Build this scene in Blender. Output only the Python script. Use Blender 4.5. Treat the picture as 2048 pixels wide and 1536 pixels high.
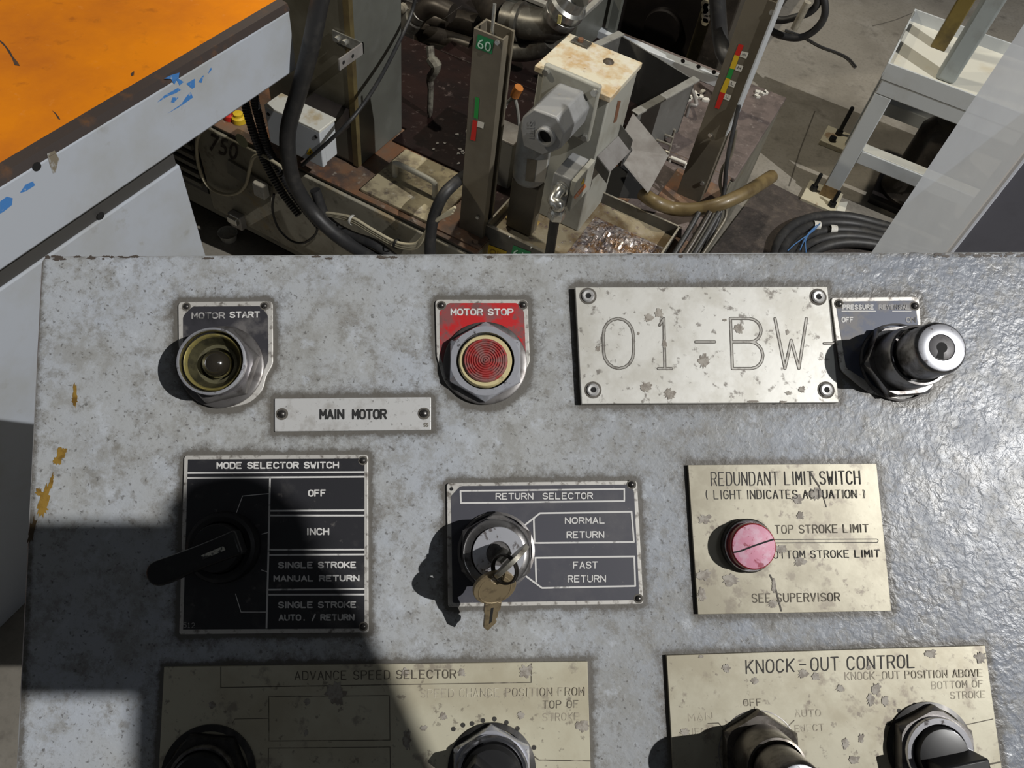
import bpy, bmesh, math, random
import numpy as np
from mathutils import Vector, Matrix

random.seed(7)
S = bpy.context.scene
COL = S.collection
for o in list(bpy.data.objects):
    bpy.data.objects.remove(o)

# ------------------------------------------------------------------ camera
# world axes follow the machines on the floor: x to the right along their fronts,
# y away from the viewer, z up; the camera stands at (0, 0, 1.5)
F, CX, CY, H = 1538.0, 1024.0, 768.0, 1.5
_d = Vector((812 - CX, 1900 - CY, F)).normalized()          # straight down, in camera axes
_y = (Vector((0, 0, 1)) - _d * _d.z).normalized()
_x = _y.cross(-_d)
_t = math.radians(-21.0)
_R0 = Matrix((_x, _y, -_d))
ROT = Matrix.Rotation(-_t, 3, 'Z') @ _R0                     # camera axes -> world
EYE = Vector((0, 0, H))
cam_data = bpy.data.cameras.new('camera')
cam_data.sensor_width = 36.0
cam_data.lens = F / 2048.0 * 36.0
cam_data.clip_start = 0.02
cam = bpy.data.objects.new('camera', cam_data)
COL.objects.link(cam)
_m = Matrix((ROT @ Vector((1, 0, 0)), ROT @ Vector((0, -1, 0)), ROT @ Vector((0, 0, -1)))).transposed()
cam.matrix_world = Matrix.Translation(EYE) @ _m.to_4x4()
S.camera = cam

def ray(px, py):
    return ROT @ Vector(((px - CX) / F, (py - CY) / F, 1.0))

# operator panel plane, 0.43 m from the lens
N_IN = (ROT @ Vector((-0.04, 0.155, 1.0))).normalized()
N = -N_IN
U = (ROT @ Vector((1, 0, 0)))
U = (U - N * U.dot(N)).normalized()
V = N.cross(U)
D = 0.43
FOOT = EYE + N_IN * D
def PP(px, py, h=0.0):
    r = ray(px, py)
    return EYE + r * ((D - h) / r.dot(N_IN))
def pxm(px, py, h=0.0):
    """metres per pixel on the panel"""
    return (PP(px + 1, py, h) - PP(px, py, h)).length
def onz(px, py, z):
    r = ray(px, py); return EYE + r * ((z - H) / r.z)
def onb(px, py, b):
    r = ray(px, py); return EYE + r * (b / r.y)
def ona(px, py, a):
    r = ray(px, py); return EYE + r * (a / r.x)
def hgt(a, b, py):
    """height of the pixel row py on the vertical line above (a, b)"""
    inv = ROT.transposed()
    c0 = inv @ (Vector((a, b, 0)) - EYE); c1 = inv @ Vector((0, 0, 1))
    k = (py - CY) / F
    return (c0.y - k * c0.z) / (k * c1.z - c1.y)

# ------------------------------------------------------------------ world, lamps, exposure
S.view_settings.view_transform = 'Standard'
S.view_settings.look = 'None'
S.view_settings.exposure = 0.0
S.view_settings.gamma = 1.0
S.view_settings.use_curve_mapping = False
wd = bpy.data.worlds.new('dim hall')
S.world = wd
wd.use_nodes = True
wd.node_tree.nodes['Background'].inputs[0].default_value = (0.92, 0.95, 1.0, 1)
wd.node_tree.nodes['Background'].inputs[1].default_value = 0.040

LDIR = (N + U * 0.85 + V * 0.05)
def spot(name, loc, target, watts, color, radius, angle, blend):
    l = bpy.data.lights.new(name, 'SPOT')
    l.energy = watts; l.color = color; l.shadow_soft_size = radius
    l.spot_size = math.radians(angle); l.spot_blend = blend
    o = bpy.data.objects.new(name, l); COL.objects.link(o)
    o.location = loc
    o.rotation_euler = (Vector(target) - Vector(loc)).to_track_quat('-Z', 'Y').to_euler()
    return o
PANEL_C = PP(962, 1006)
spot('high_bay_lamp', PANEL_C + LDIR.normalized() * 6.0, PANEL_C + Vector((-0.2, 0.8, -0.3)), 1420, (1.0, 0.985, 0.96), 0.020, 70, 0.3)
spot('hall_lamp', (-1.5, 2.05, 5.2), (-0.12, 2.05, 0.2), 380, (1.0, 0.92, 0.76), 0.10, 39, 0.4)
spot('side_hall_lamp', (-3.6, -0.6, 3.6), (-0.35, 1.5, 0.45), 300, (1.0, 0.90, 0.72), 0.10, 31, 0.35)
def area(name, loc, target, watts, color, sx, sy):
    l = bpy.data.lights.new(name, 'AREA')
    l.shape = 'RECTANGLE'; l.size = sx; l.size_y = sy; l.energy = watts; l.color = color
    o = bpy.data.objects.new(name, l); COL.objects.link(o)
    o.location = loc
    o.rotation_euler = (Vector(target) - Vector(loc)).to_track_quat('-Z', 'Y').to_euler()
    return o
# tube lamp whose glare sits on the glossy right half of the panel
_g = PP(1610, 855)
_rv = (_g - EYE).normalized(); _rv = _rv - N * 2 * _rv.dot(N)
area('tube_lamp', _g + _rv * 5.0, _g, 4.5, (0.88, 0.94, 1.0), 0.9, 0.28)

# ------------------------------------------------------------------ materials
def M(name, col, rough=0.5, metal=0.0, layers=(), bump=None, spec=0.5, alpha=None, trans=0.0, coat=0.0):
    """base colour plus noise stains: layers = (colour, scale, low, high, amount[, stretch])"""
    m = bpy.data.materials.new(name); m.use_nodes = True
    nt = m.node_tree; nd = nt.nodes; ln = nt.links
    b = nd['Principled BSDF']
    b.inputs['Roughness'].default_value = rough
    b.inputs['Metallic'].default_value = metal
    b.inputs['Specular IOR Level'].default_value = spec
    b.inputs['Coat Weight'].default_value = coat
    b.inputs['Coat Roughness'].default_value = 0.15
    if trans: b.inputs['Transmission Weight'].default_value = trans
    if alpha is not None: b.inputs['Alpha'].default_value = alpha
    tc = nd.new('ShaderNodeTexCoord')
    prev = None
    for i, L in enumerate(layers):
        c2, sc, lo, hi, amt = L[:5]
        st = L[5] if len(L) > 5 else (1, 1, 1)
        mp = nd.new('ShaderNodeMapping'); mp.inputs['Scale'].default_value = st
        mp.inputs['Location'].default_value = (i * 3.17 + len(name) * .71, i * 1.3, i * 2.2)
        ln.new(tc.outputs['Object'], mp.inputs['Vector'])
        nz = nd.new('ShaderNodeTexNoise'); nz.inputs['Scale'].default_value = sc
        nz.inputs['Detail'].default_value = 6; nz.inputs['Roughness'].default_value = 0.62
        ln.new(mp.outputs[0], nz.inputs['Vector'])
        mr = nd.new('ShaderNodeMapRange'); mr.inputs[1].default_value = lo; mr.inputs[2].default_value = hi
        mr.inputs[3].default_value = 0; mr.inputs[4].default_value = amt
        ln.new(nz.outputs[0], mr.inputs[0])
        mx = nd.new('ShaderNodeMix'); mx.data_type = 'RGBA'
        ln.new(mr.outputs[0], mx.inputs[0])
        if prev is None: mx.inputs[6].default_value = (*col, 1)
        else: ln.new(prev, mx.inputs[6])
        mx.inputs[7].default_value = (*c2, 1)
        prev = mx.outputs[2]
    if prev is None: b.inputs['Base Color'].default_value = (*col, 1)
    else: ln.new(prev, b.inputs['Base Color'])
    if bump:
        nz = nd.new('ShaderNodeTexNoise'); nz.inputs['Scale'].default_value = bump[0]; nz.inputs['Detail'].default_value = 3
        ln.new(tc.outputs['Object'], nz.inputs['Vector'])
        bp = nd.new('ShaderNodeBump'); bp.inputs['Strength'].default_value = bump[1]; bp.inputs['Distance'].default_value = bump[2] if len(bump) > 2 else 0.001
        ln.new(nz.outputs[0], bp.inputs['Height']); ln.new(bp.outputs[0], b.inputs['Normal'])
    return m

DIRT = (0.10, 0.085, 0.065)
RUST = (0.28, 0.12, 0.03)
m_alu = M('plate aluminium', (0.66, 0.65, 0.605), 0.42, 0.25, [((0.50, 0.48, 0.42), 40, .46, .62, .7), ((0.15, 0.13, 0.11), 170, .585, .66, .8)], (300, .12, .0003))
m_edge = M('bare edge', (0.62, 0.60, 0.56), 0.42, 0.3, [((0.16, 0.14, 0.12), 260, .52, .66, .9)])
m_tag = M('brushed tag', (0.66, 0.66, 0.65), 0.42, 0.3, [((0.40, 0.38, 0.35), 120, .5, .7, .7), ((0.12, 0.11, 0.1), 400, .62, .7, .7)], (500, .1, .0002))
m_brass = M('engraved plate', (0.43, 0.40, 0.31), 0.42, 0.25, [((0.31, 0.28, 0.21), 28, .44, .60, .8), ((0.22, 0.19, 0.15), 75, .56, .64, .7), ((0.15, 0.12, 0.10), 190, .60, .68, .7)], (160, .10, .0005))
m_brass_pale = M('pale engraved plate', (0.60, 0.565, 0.43), 0.42, 0.22, [((0.47, 0.42, 0.30), 24, .45, .62, .7), ((0.26, 0.22, 0.18), 60, .59, .66, .7), ((0.18, 0.15, 0.12), 200, .61, .68, .7)], (160, .12, .0005))
m_brass_mid = M('middling engraved plate', (0.50, 0.47, 0.365), 0.42, 0.24, [((0.37, 0.33, 0.24), 26, .45, .62, .75), ((0.24, 0.20, 0.16), 70, .58, .66, .7), ((0.16, 0.13, 0.11), 190, .61, .68, .7)], (160, .10, .0005))
m_stain = M('dark blotch', (0.235, 0.205, 0.17), .6, 0, [((0.40, 0.37, 0.32), 260, .44, .56, .85)])
m_black_field = M('black enamel', (0.022, 0.022, 0.026), 0.45, 0, [((0.10, 0.095, 0.09), 45, .55, .75, .55), ((0.16, 0.15, 0.14), 190, .63, .72, .5)])
m_grey_field = M('worn dark enamel', (0.035, 0.034, 0.04), 0.5, 0, [((0.17, 0.16, 0.155), 42, .48, .62, .7), ((0.015, 0.015, 0.018), 60, .55, .65, .6)])
m_slate_field = M('slate enamel', (0.060, 0.060, 0.075), 0.5, 0, [((0.12, 0.115, 0.12), 50, .5, .75, .55), ((0.2, 0.19, 0.18), 300, .66, .74, .5)])
m_blue_field = M('blue grey enamel', (0.085, 0.10, 0.15), 0.5, 0, [((0.17, 0.155, 0.14), 60, .5, .62, .75)])
m_red_field = M('red enamel', (0.50, 0.016, 0.018), 0.42, 0, [((0.20, 0.085, 0.085), 70, .47, .58, .85), ((0.11, 0.09, 0.085), 120, .54, .62, .7)])
m_white_ink = M('white lettering', (0.66, 0.65, 0.63), 0.6, 0, [((0.12, 0.115, 0.11), 140, .60, .68, .75)])
m_white_worn = M('worn lettering', (0.36, 0.35, 0.34), 0.6, 0, [((0.05, 0.05, 0.05), 160, .50, .56, .9)])
m_faint_ink = M('rubbed lettering', (0.34, 0.30, 0.23), 0.6, 0, [((0.56, 0.52, 0.40), 130, .48, .60, .95)])
m_dark_ink = M('filled engraving', (0.035, 0.032, 0.028), 0.7, 0, [((0.28, 0.25, 0.2), 150, .62, .72, .7)])
m_mid_ink = M('half filled engraving', (0.11, 0.095, 0.07), 0.7, 0, [((0.42, 0.38, 0.29), 120, .54, .68, .8)])
m_black_ink = M('black printing', (0.018, 0.018, 0.018), 0.6)
m_groove = M('groove metal', (0.40, 0.385, 0.35), 0.4, 0.3, [((0.17, 0.15, 0.13), 220, .5, .66, .8)])
m_rivet = M('grimy rivet', (0.09, 0.085, 0.08), 0.35, 0.8, [((0.30, 0.29, 0.28), 300, .55, .7, .6)])
m_eyelet = M('eyelet rivet', (0.72, 0.71, 0.69), 0.3, 0.6, [((0.3, 0.28, 0.25), 400, .6, .7, .7)])
m_hole = M('dark hole', (0.008, 0.008, 0.008), 0.8)
m_grime = M('dark grime', (0.11, 0.10, 0.085), 0.8, 0, [((0.3, 0.28, 0.25), 500, .55, .72, .7)])
m_chrome = M('worn chrome', (0.62, 0.62, 0.66), 0.24, 1.0, [((0.10, 0.085, 0.08), 180, .58, .66, .85)], (200, .05, .0005))
m_chrome_dark = M('dirty chrome', (0.30, 0.29, 0.285), 0.28, 0.9, [((0.06, 0.05, 0.045), 90, .48, .64, .85)], (160, .08, .0005))
m_bronze = M('dark bronzed steel', (0.17, 0.155, 0.14), 0.32, 0.8, [((0.05, 0.042, 0.035), 90, .46, .62, .85), ((0.30, 0.27, 0.23), 200, .6, .7, .5)], (160, .08, .0005))
m_chrome_face = M('polished face', (0.70, 0.71, 0.76), 0.34, 0.75, [((0.16, 0.13, 0.12), 260, .58, .64, .8)], (300, .05, .0004))
m_satin = M('satin nut', (0.56, 0.57, 0.62), 0.33, 0.6, [((0.07, 0.06, 0.055), 210, .60, .65, .9), ((0.40, 0.40, 0.42), 90, .5, .7, .5)], (240, .06, .0005))
m_nut_grey = M('grimy nut', (0.20, 0.19, 0.185), 0.4, 0.7, [((0.07, 0.06, 0.055), 120, .5, .68, .8)])
m_plug = M('dull lock plug', (0.17, 0.165, 0.17), 0.5, 0.2, [((0.08, 0.075, 0.07), 200, .5, .65, .7)])
m_nut_black = M('black nut', (0.035, 0.034, 0.033), 0.36, 0.5, [((0.10, 0.09, 0.08), 150, .5, .7, .6)])
m_black_plastic = M('black plastic', (0.012, 0.012, 0.013), 0.38, 0, [((0.04, 0.038, 0.036), 120, .55, .75, .6)])
m_yellow_chromate = M('yellow chromate', (0.40, 0.34, 0.12), 0.34, 0.6, [((0.20, 0.19, 0.12), 150, .5, .65, .7)])
m_olive_sheen = M('olive sheen', (0.12, 0.11, 0.06), 0.35, 0.6, [((0.05, 0.047, 0.03), 140, .46, .62, .8)])
m_olive = M('socket olive', (0.14, 0.13, 0.075), 0.45, 0.4, [((0.05, 0.045, 0.03), 160, .5, .65, .7)])
m_bulb = M('bulb glass', (0.035, 0.03, 0.022), 0.08, 0.3, coat=1.0)
m_cream_ring = M('cream plastic', (0.58, 0.50, 0.27), 0.5, 0, [((0.12, 0.09, 0.04), 130, .58, .68, .8)])
m_red_lens = M('red lens', (0.34, 0.030, 0.028), 0.5, 0, [((0.25, 0.13, 0.12), 170, .44, .58, .85), ((0.10, 0.05, 0.045), 300, .56, .66, .6)])
m_deep_red = M('deep red lens', (0.28, 0.006, 0.012), 0.22, 0, coat=0.6)
m_pink = M('scuffed pink face', (0.64, 0.27, 0.37), 0.55, 0, [((0.68, 0.44, 0.53), 130, .47, .58, .8), ((0.33, 0.05, 0.08), 210, .585, .64, .85)])
m_key = M('brass key', (0.30, 0.235, 0.14), 0.42, 0.55, [((0.12, 0.09, 0.06), 200, .5, .68, .75)])
m_steel_key = M('key steel', (0.42, 0.40, 0.34), 0.36, 0.7, [((0.16, 0.13, 0.1), 260, .52, .68, .7)])
m_dark_wire = M('dark wire', (0.05, 0.045, 0.04), 0.4, 0.8)
m_white_mark = M('chipped mark', (0.55, 0.54, 0.46), 0.6, 0, [((0.03, 0.03, 0.03), 420, .50, .54, .95)])

# ------------------------------------------------------------------ mesh building
class MB:
    def __init__(s): s.v = []; s.f = []
    def add(s, vs, fs):
        o = len(s.v); s.v += [Vector(v) for v in vs]; s.f += [tuple(i + o for i in f) for f in fs]; return s
    def prism(s, base, ext):
        n = len(base); ext = Vector(ext)
        vs = [Vector(p) for p in base] + [Vector(p) + ext for p in base]
        fs = [tuple(range(n))[::-1], tuple(range(n, 2 * n))] + [(i, (i + 1) % n, n + (i + 1) % n, n + i) for i in range(n)]
        return s.add(vs, fs)
    def box(s, a0, a1, b0, b1, z0, z1):
        return s.prism([(a0, b0, z0), (a1, b0, z0), (a1, b1, z0), (a0, b1, z0)], (0, 0, z1 - z0))
    def hexa(s, lo, hi):
        n = len(lo)
        vs = [Vector(p) for p in lo] + [Vector(p) for p in hi]
        fs = [tuple(range(n))[::-1], tuple(range(n, 2 * n))] + [(i, (i + 1) % n, n + (i + 1) % n, n + i) for i in range(n)]
        return s.add(vs, fs)
    def lathe(s, O, ax, prof, seg=48, cap0=False, cap1=False, rot=0.0):
        ax = Vector(ax).normalized(); O = Vector(O)
        e1 = U if abs(U.dot(ax)) < .9 else V
        e1 = (e1 - ax * e1.dot(ax)).normalized(); e2 = ax.cross(e1)
        vs = []; fs = []
        for r, h in prof:
            for k in range(seg):
                a = rot + 2 * math.pi * k / seg
                vs.append(O + ax * h + (e1 * math.cos(a) + e2 * math.sin(a)) * r)
        for i in range(len(prof) - 1):
            for k in range(seg):
                k2 = (k + 1) % seg
                fs.append((i * seg + k, i * seg + k2, (i + 1) * seg + k2, (i + 1) * seg + k))
        if cap0: fs.append(tuple(range(seg))[::-1])
        if cap1: fs.append(tuple((len(prof) - 1) * seg + k for k in range(seg)))
        return s.add(vs, fs)
    def hexnut(s, O, ax, r, h0, h1, hole=0.0, rot=0.0, cham=.93):
        """hexagon with the corners turned off at the front, open in the middle when hole > 0"""
        ax = Vector(ax).normalized(); O = Vector(O)
        e1 = (U - ax * U.dot(ax)).normalized(); e2 = ax.cross(e1)
        seg = 48; rings = []
        def hexr(a):
            a = (a - rot) % (math.pi / 3) - math.pi / 6
            return r * math.cos(math.pi / 6) / math.cos(a)
        c = (h1 - h0) * .22
        ch = r * cham
        rings.append([(hexr(rot + 2 * math.pi * k / seg), h0) for k in range(seg)])
        rings.append([(hexr(rot + 2 * math.pi * k / seg), h1 - c - max(0, (hexr(rot + 2 * math.pi * k / seg) - ch)) * .5) for k in range(seg)])
        rings.append([(min(hexr(rot + 2 * math.pi * k / seg), ch) * .97, h1) for k in range(seg)])
        if hole:
            rings.append([(hole, h1)] * seg); rings.append([(hole, h0)] * seg)
        vs = []; fs = []
        for R_ in rings:
            for k, (rr, h) in enumerate(R_):
                a = rot + 2 * math.pi * k / seg
                vs.append(O + ax * h + (e1 * math.cos(a) + e2 * math.sin(a)) * rr)
        for i in range(len(rings) - 1):
            for k in range(seg):
                k2 = (k + 1) % seg
                fs.append((i * seg + k, i * seg + k2, (i + 1) * seg + k2, (i + 1) * seg + k))
        if not hole: fs.append(tuple((len(rings) - 1) * seg + k for k in range(seg)))
        return s.add(vs, fs)
    def tube(s, path, r, seg=10, smooth=6, closed=False, ridges=None):
        P = [Vector(p) for p in path]
        if smooth and len(P) > 2:
            Q = []; n = len(P)
            for i in range(n if closed else n - 1):
                p0 = P[(i - 1) % n] if closed or i else P[i] * 2 - P[i + 1]
                p1 = P[i]; p2 = P[(i + 1) % n]
                p3 = P[(i + 2) % n] if closed or i + 2 < n else p2 * 2 - p1
                for k in range(smooth):
                    t = k / smooth
                    Q.append(.5 * (2 * p1 + (p2 - p0) * t + (2 * p0 - 5 * p1 + 4 * p2 - p3) * t * t + (3 * p1 - p0 - 3 * p2 + p3) * t ** 3))
            if not closed: Q.append(P[-1])
            P = Q
        n = len(P); vs = []; fs = []; up = None
        for i in range(n):
            if closed: t = (P[(i + 1) % n] - P[i - 1]).normalized()
            else: t = (P[min(i + 1, n - 1)] - P[max(i - 1, 0)]).normalized()
            if up is None:
                up = Vector((0, 0, 1)) if abs(t.z) < .9 else Vector((1, 0, 0))
            up = (up - t * up.dot(t)).normalized(); sd = t.cross(up)
            rr = r[i * (len(r) - 1) // max(1, n - 1)] if isinstance(r, (list, tuple)) else r
            if ridges: rr *= 1 + ridges * (i % 2)
            for k in range(seg):
                a = 2 * math.pi * k / seg
                vs.append(P[i] + (up * math.cos(a) + sd * math.sin(a)) * rr)
        for i in range(n if closed else n - 1):
            j = (i + 1) % n
            for k in range(seg):
                k2 = (k + 1) % seg
                fs.append((i * seg + k, i * seg + k2, j * seg + k2, j * seg + k))
        if not closed:
            fs.append(tuple(range(seg))[::-1]); fs.append(tuple((n - 1) * seg + k for k in range(seg)))
        return s.add(vs, fs)
    def sheet(s, pts, th, nrm=None):
        """a plate through coplanar points, thickened away from its normal"""
        P = [Vector(p) for p in pts]
        if nrm is None: nrm = (P[1] - P[0]).cross(P[2] - P[0]).normalized()
        return s.prism(P, Vector(nrm) * th)

def obj(name, mb, mat, parent=None, bevel=0.0, angle=38, segs=2):
    me = bpy.data.meshes.new(name)
    if parent is not None: off = Vector(parent.get('_o', (0, 0, 0)))
    else: off = Vector((0, 0, 0))
    if parent is None:
        mn = Vector([min(v[i] for v in mb.v) for i in range(3)]); mx = Vector([max(v[i] for v in mb.v) for i in range(3)])
        off = Vector(((mn.x + mx.x) / 2, (mn.y + mx.y) / 2, mn.z))
    me.from_pydata([tuple(v - off) for v in mb.v], [], mb.f)
    bm = bmesh.new(); bm.from_mesh(me); bmesh.ops.recalc_face_normals(bm, faces=bm.faces); bm.to_mesh(me); bm.free()
    for p in me.polygons: p.use_smooth = True
    me.set_sharp_from_angle(angle=math.radians(angle))
    me.materials.append(mat)
    o = bpy.data.objects.new(name, me); COL.objects.link(o)
    if parent is None: o.location = off
    else: o.parent = parent
    o['_o'] = tuple(off)
    if bevel:
        bv = o.modifiers.new('bevel', 'BEVEL'); bv.width = bevel; bv.segments = segs; bv.limit_method = 'ANGLE'; bv.angle_limit = math.radians(40)
    return o
def thing(name, label, cat, loc, group=None):
    o = bpy.data.objects.new(name, None); COL.objects.link(o); o.location = loc
    o.empty_display_size = .02
    o['_o'] = tuple(loc); tag(o, label, cat, group); return o
def tag(o, label, cat, group=None, kind=None):
    o['label'] = label; o['category'] = cat
    if group: o['group'] = group
    if kind: o['kind'] = kind
    return o
def struct(o):
    o['kind'] = 'structure'; return o

# ------------------------------------------------------------------ flat work on the panel
def rounded(poly, r, n=4):
    """round the corners of a pixel polygon; r in pixels, one value or one per corner"""
    out = []; k = len(poly)
    for i in range(k):
        ri = r[i] if isinstance(r, (list, tuple)) else r
        p0 = Vector(poly[i - 1]); p = Vector(poly[i]); p1 = Vector(poly[(i + 1) % k])
        if ri <= 0: out.append(tuple(p)); continue
        d0 = (p0 - p); d1 = (p1 - p); q = min(ri, d0.length * .45, d1.length * .45)
        a = p + d0.normalized() * q; b = p + d1.normalized() * q
        for j in range(n + 1):
            t = j / n
            out.append(tuple(a * (1 - t) ** 2 + p * 2 * t * (1 - t) + b * t * t))
    return out
def flat(mb, poly, h0, h1):
    top = [PP(x, y, h1) for x, y in poly]
    return mb.prism([p - N * (h1 - h0) for p in top], N * (h1 - h0))
def face(mb, poly, h):
    return mb.add([PP(x, y, h) for x, y in poly], [tuple(range(len(poly)))])
def strip(mb, pts, w, h, caps=True):
    """a thin line of pixel width w through pixel points"""
    for i in range(len(pts) - 1):
        p = Vector(pts[i]); q = Vector(pts[i + 1]); d = (q - p)
        if d.length < 1e-6: continue
        d.normalize(); s_ = Vector((-d.y, d.x)) * w / 2
        poly = [p + s_, q + s_]
        if caps:
            for k in range(1, 5):
                a = math.pi * k / 5; poly.append(q + s_ * math.cos(a) + d * math.sin(a) * w / 2)
        poly += [q - s_, p - s_]
        if caps:
            for k in range(1, 5):
                a = math.pi * k / 5; poly.append(p - s_ * math.cos(a) - d * math.sin(a) * w / 2)
        face(mb, [tuple(c) for c in poly][::-1], h + i * 2e-6)
    return mb

_tm = {}
def text_mesh(body, bold):
    key = (body, bold)
    if key in _tm: return _tm[key]
    c = bpy.data.curves.new('t', 'FONT'); c.body = body; c.size = 1.0; c.offset = bold; c.resolution_u = 3
    c.space_character = 1.0 + bold * 1.5
    o = bpy.data.objects.new('t', c); COL.objects.link(o)
    bpy.context.view_layer.update()
    dg = bpy.context.evaluated_depsgraph_get()
    me = bpy.data.meshes.new_from_object(o.evaluated_get(dg))
    vs = np.array([v.co[:2] for v in me.vertices]); fs = [tuple(p.vertices) for p in me.polygons]
    bpy.data.objects.remove(o); bpy.data.curves.remove(c); bpy.data.meshes.remove(me)
    mn = vs.min(0); mx = vs.max(0)
    _tm[key] = ((vs - mn) / (mx - mn), fs)
    return _tm[key]
def quadmap(q, u, v):
    """q = top-left, top-right, bottom-right, bottom-left; u to the right, v up"""
    tl, tr, br, bl = [Vector(p) for p in q]
    return (bl * (1 - u) + br * u) * (1 - v) + (tl * (1 - u) + tr * u) * v
def letters(mb, body, q, P, bold=0.02):
    vs, fs = text_mesh(body, bold)
    pts = []
    for u, v in vs:
        c = quadmap(q, u, v); pts.append(P(c.x, c.y))
    return mb.add(pts, fs)
def rowq(x0, x1, yt, yb, slope=0.0):
    dy = (x1 - x0) * slope
    return [(x0, yt), (x1, yt + dy), (x1, yb + dy), (x0, yb)]

# single-stroke engraver's alphabet on a 4 x 6 cell
_arc = lambda cx, cy, rx, ry, a0, a1, n=8: [(cx + rx * math.cos(math.radians(a0 + (a1 - a0) * k / n)), cy + ry * math.sin(math.radians(a0 + (a1 - a0) * k / n))) for k in range(n + 1)]
GL = {
 'A': [[(0, 0), (2, 6), (4, 0)], [(.7, 2), (3.3, 2)]],
 'B': [[(0, 0), (0, 6), (2.4, 6)] + _arc(2.4, 4.6, 1.5, 1.4, 90, -90) + [(0, 3.2)], [(2.4, 3.2)] + _arc(2.4, 1.6, 1.6, 1.6, 90, -90) + [(0, 0)]],
 'C': [_arc(2, 4, 2, 2, 25, 180) + _arc(2, 2, 2, 2, 180, 335)],
 'D': [[(0, 0), (0, 6), (2, 6)] + _arc(2, 4, 2, 2, 90, 0) + _arc(2, 2, 2, 2, 0, -90) + [(0, 0)]],
 'E': [[(3.6, 6), (0, 6), (0, 0), (3.6, 0)], [(0, 3.1), (2.8, 3.1)]],
 'F': [[(3.6, 6), (0, 6), (0, 0)], [(0, 3.1), (2.8, 3.1)]],
 'G': [_arc(2, 4, 2, 2, 25, 180) + _arc(2, 2, 2, 2, 180, 360) + [(4, 2.8), (2.4, 2.8)]],
 'H': [[(0, 0), (0, 6)], [(4, 0), (4, 6)], [(0, 3.1), (4, 3.1)]],
 'I': [[(2, 0), (2, 6)]],
 'J': [[(3.4, 6), (3.4, 1.7)] + _arc(1.8, 1.7, 1.6, 1.7, 0, -180)],
 'K': [[(0, 0), (0, 6)], [(4, 6), (0, 2.2)], [(1.2, 3.3), (4, 0)]],
 'L': [[(0, 6), (0, 0), (3.5, 0)]],
 'M': [[(0, 0), (0, 6), (2, 2.2), (4, 6), (4, 0)]],
 'N': [[(0, 0), (0, 6), (4, 0), (4, 6)]],
 'O': [_arc(2, 4, 2, 2, 0, 180) + _arc(2, 2, 2, 2, 180, 360) + [(4, 4)]],
 'P': [[(0, 0), (0, 6), (2.4, 6)] + _arc(2.4, 4.5, 1.6, 1.5, 90, -90) + [(0, 3)]],
 'R': [[(0, 0), (0, 6), (2.4, 6)] + _arc(2.4, 4.5, 1.6, 1.5, 90, -90) + [(0, 3)], [(2.2, 3), (4, 0)]],
 'S': [_arc(2, 4.5, 1.9, 1.5, 20, 270) + _arc(2, 1.5, 2, 1.5, 90, -160)],
 'T': [[(0, 6), (4, 6)], [(2, 6), (2, 0)]],
 'U': [[(0, 6), (0, 2)] + _arc(2, 2, 2, 2, 180, 360) + [(4, 6)]],
 'V': [[(0, 6), (2, 0), (4, 6)]],
 'W': [[(0, 6), (1, 0), (2, 3.4), (3, 0), (4, 6)]],
 '0': [_arc(2, 4, 2, 2, 0, 180) + _arc(2, 2, 2, 2, 180, 360) + [(4, 4)]],
 '1': [[(1.0, 5.2), (1.8, 6), (1.8, 0)], [(.6, 0), (3, 0)]],
 '-': [[(.3, 3.1), (3.7, 3.1)]],
 '.': [[(1.9, .1), (2.1, .1)]], '/': [[(.6, -.4), (3.4, 6.4)]],
 '5': [[(3.6, 6), (.4, 6), (.3, 3.4)] + _arc(2, 2, 2, 2, 110, -150)], '2': [_arc(2, 4.2, 1.9, 1.8, 160, -30) + [(0, 0), (4, 0)]],
 '(': [_arc(3.4, 3, 2, 4, 130, 230)], ')': [_arc(.6, 3, 2, 4, 50, -50)],
}
def engrave(mb, body, q, w, h, gap=1.9):
    x = 0; st = []
    for ch in body:
        if ch == ' ': x += 3.6; continue
        wd_ = 1.0 if ch == 'I' else (1.6 if ch in '()' else 4.0)
        off = -1.5 if ch == 'I' else (-1.4 if ch == '(' else (-1 if ch == ')' else 0))
        for pl in GL[ch]: st.append([(x + off + a, b) for a, b in pl])
        x += wd_ + gap
    x -= gap
    for i, pl in enumerate(st):
        strip(mb, [tuple(quadmap(q, a / x, b / 6)) for a, b in pl], w, h + i * 1.2e-5)
    return mb

def sans(body, q, w, h, gap=1.55):
    q = [Vector(p) for p in q]; k_ = w * .5
    q = [q[0] + Vector((k_, k_)), q[1] + Vector((-k_, k_)), q[2] + Vector((-k_, -k_)), q[3] + Vector((k_, -k_))]
    return engrave(MB(), body, q, w, h, gap)
PLATES = []                                          # outlines that hold grime on the panel
def plate(name, label, poly, th, mat, r=8, bevel=.0003, part='plate'):
    c = PP(sum(p[0] for p in poly) / len(poly), sum(p[1] for p in poly) / len(poly))
    t = thing(name, label, 'sign plate', c)
    flat_poly = rounded(poly, r)
    PLATES.append(flat_poly)
    obj(part, flat(MB(), flat_poly, 0.0, th), mat, t, bevel=bevel)
    return t
def rivet(t, px, py, h, rpx=9, ring=True):
    O = PP(px, py, h); s_ = pxm(px, py, h)
    if ring: obj('grime_ring', MB().lathe(O, N, [(rpx * 1.45 * s_, 0.00012), (0.0001, 0.00014)], 20), m_grime, t)
    r = rpx * s_
    obj('rivet', MB().lathe(O, N, [(r, 0), (r * .95, r * .3), (r * .7, r * .62), (r * .35, r * .8), (.00002, r * .84)], 20), m_rivet, t)
def at_face(px, py, h):
    return PP(px, py, h) - N * h

# ================================================================== OPERATOR PANEL: plates
MM = .001
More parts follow.
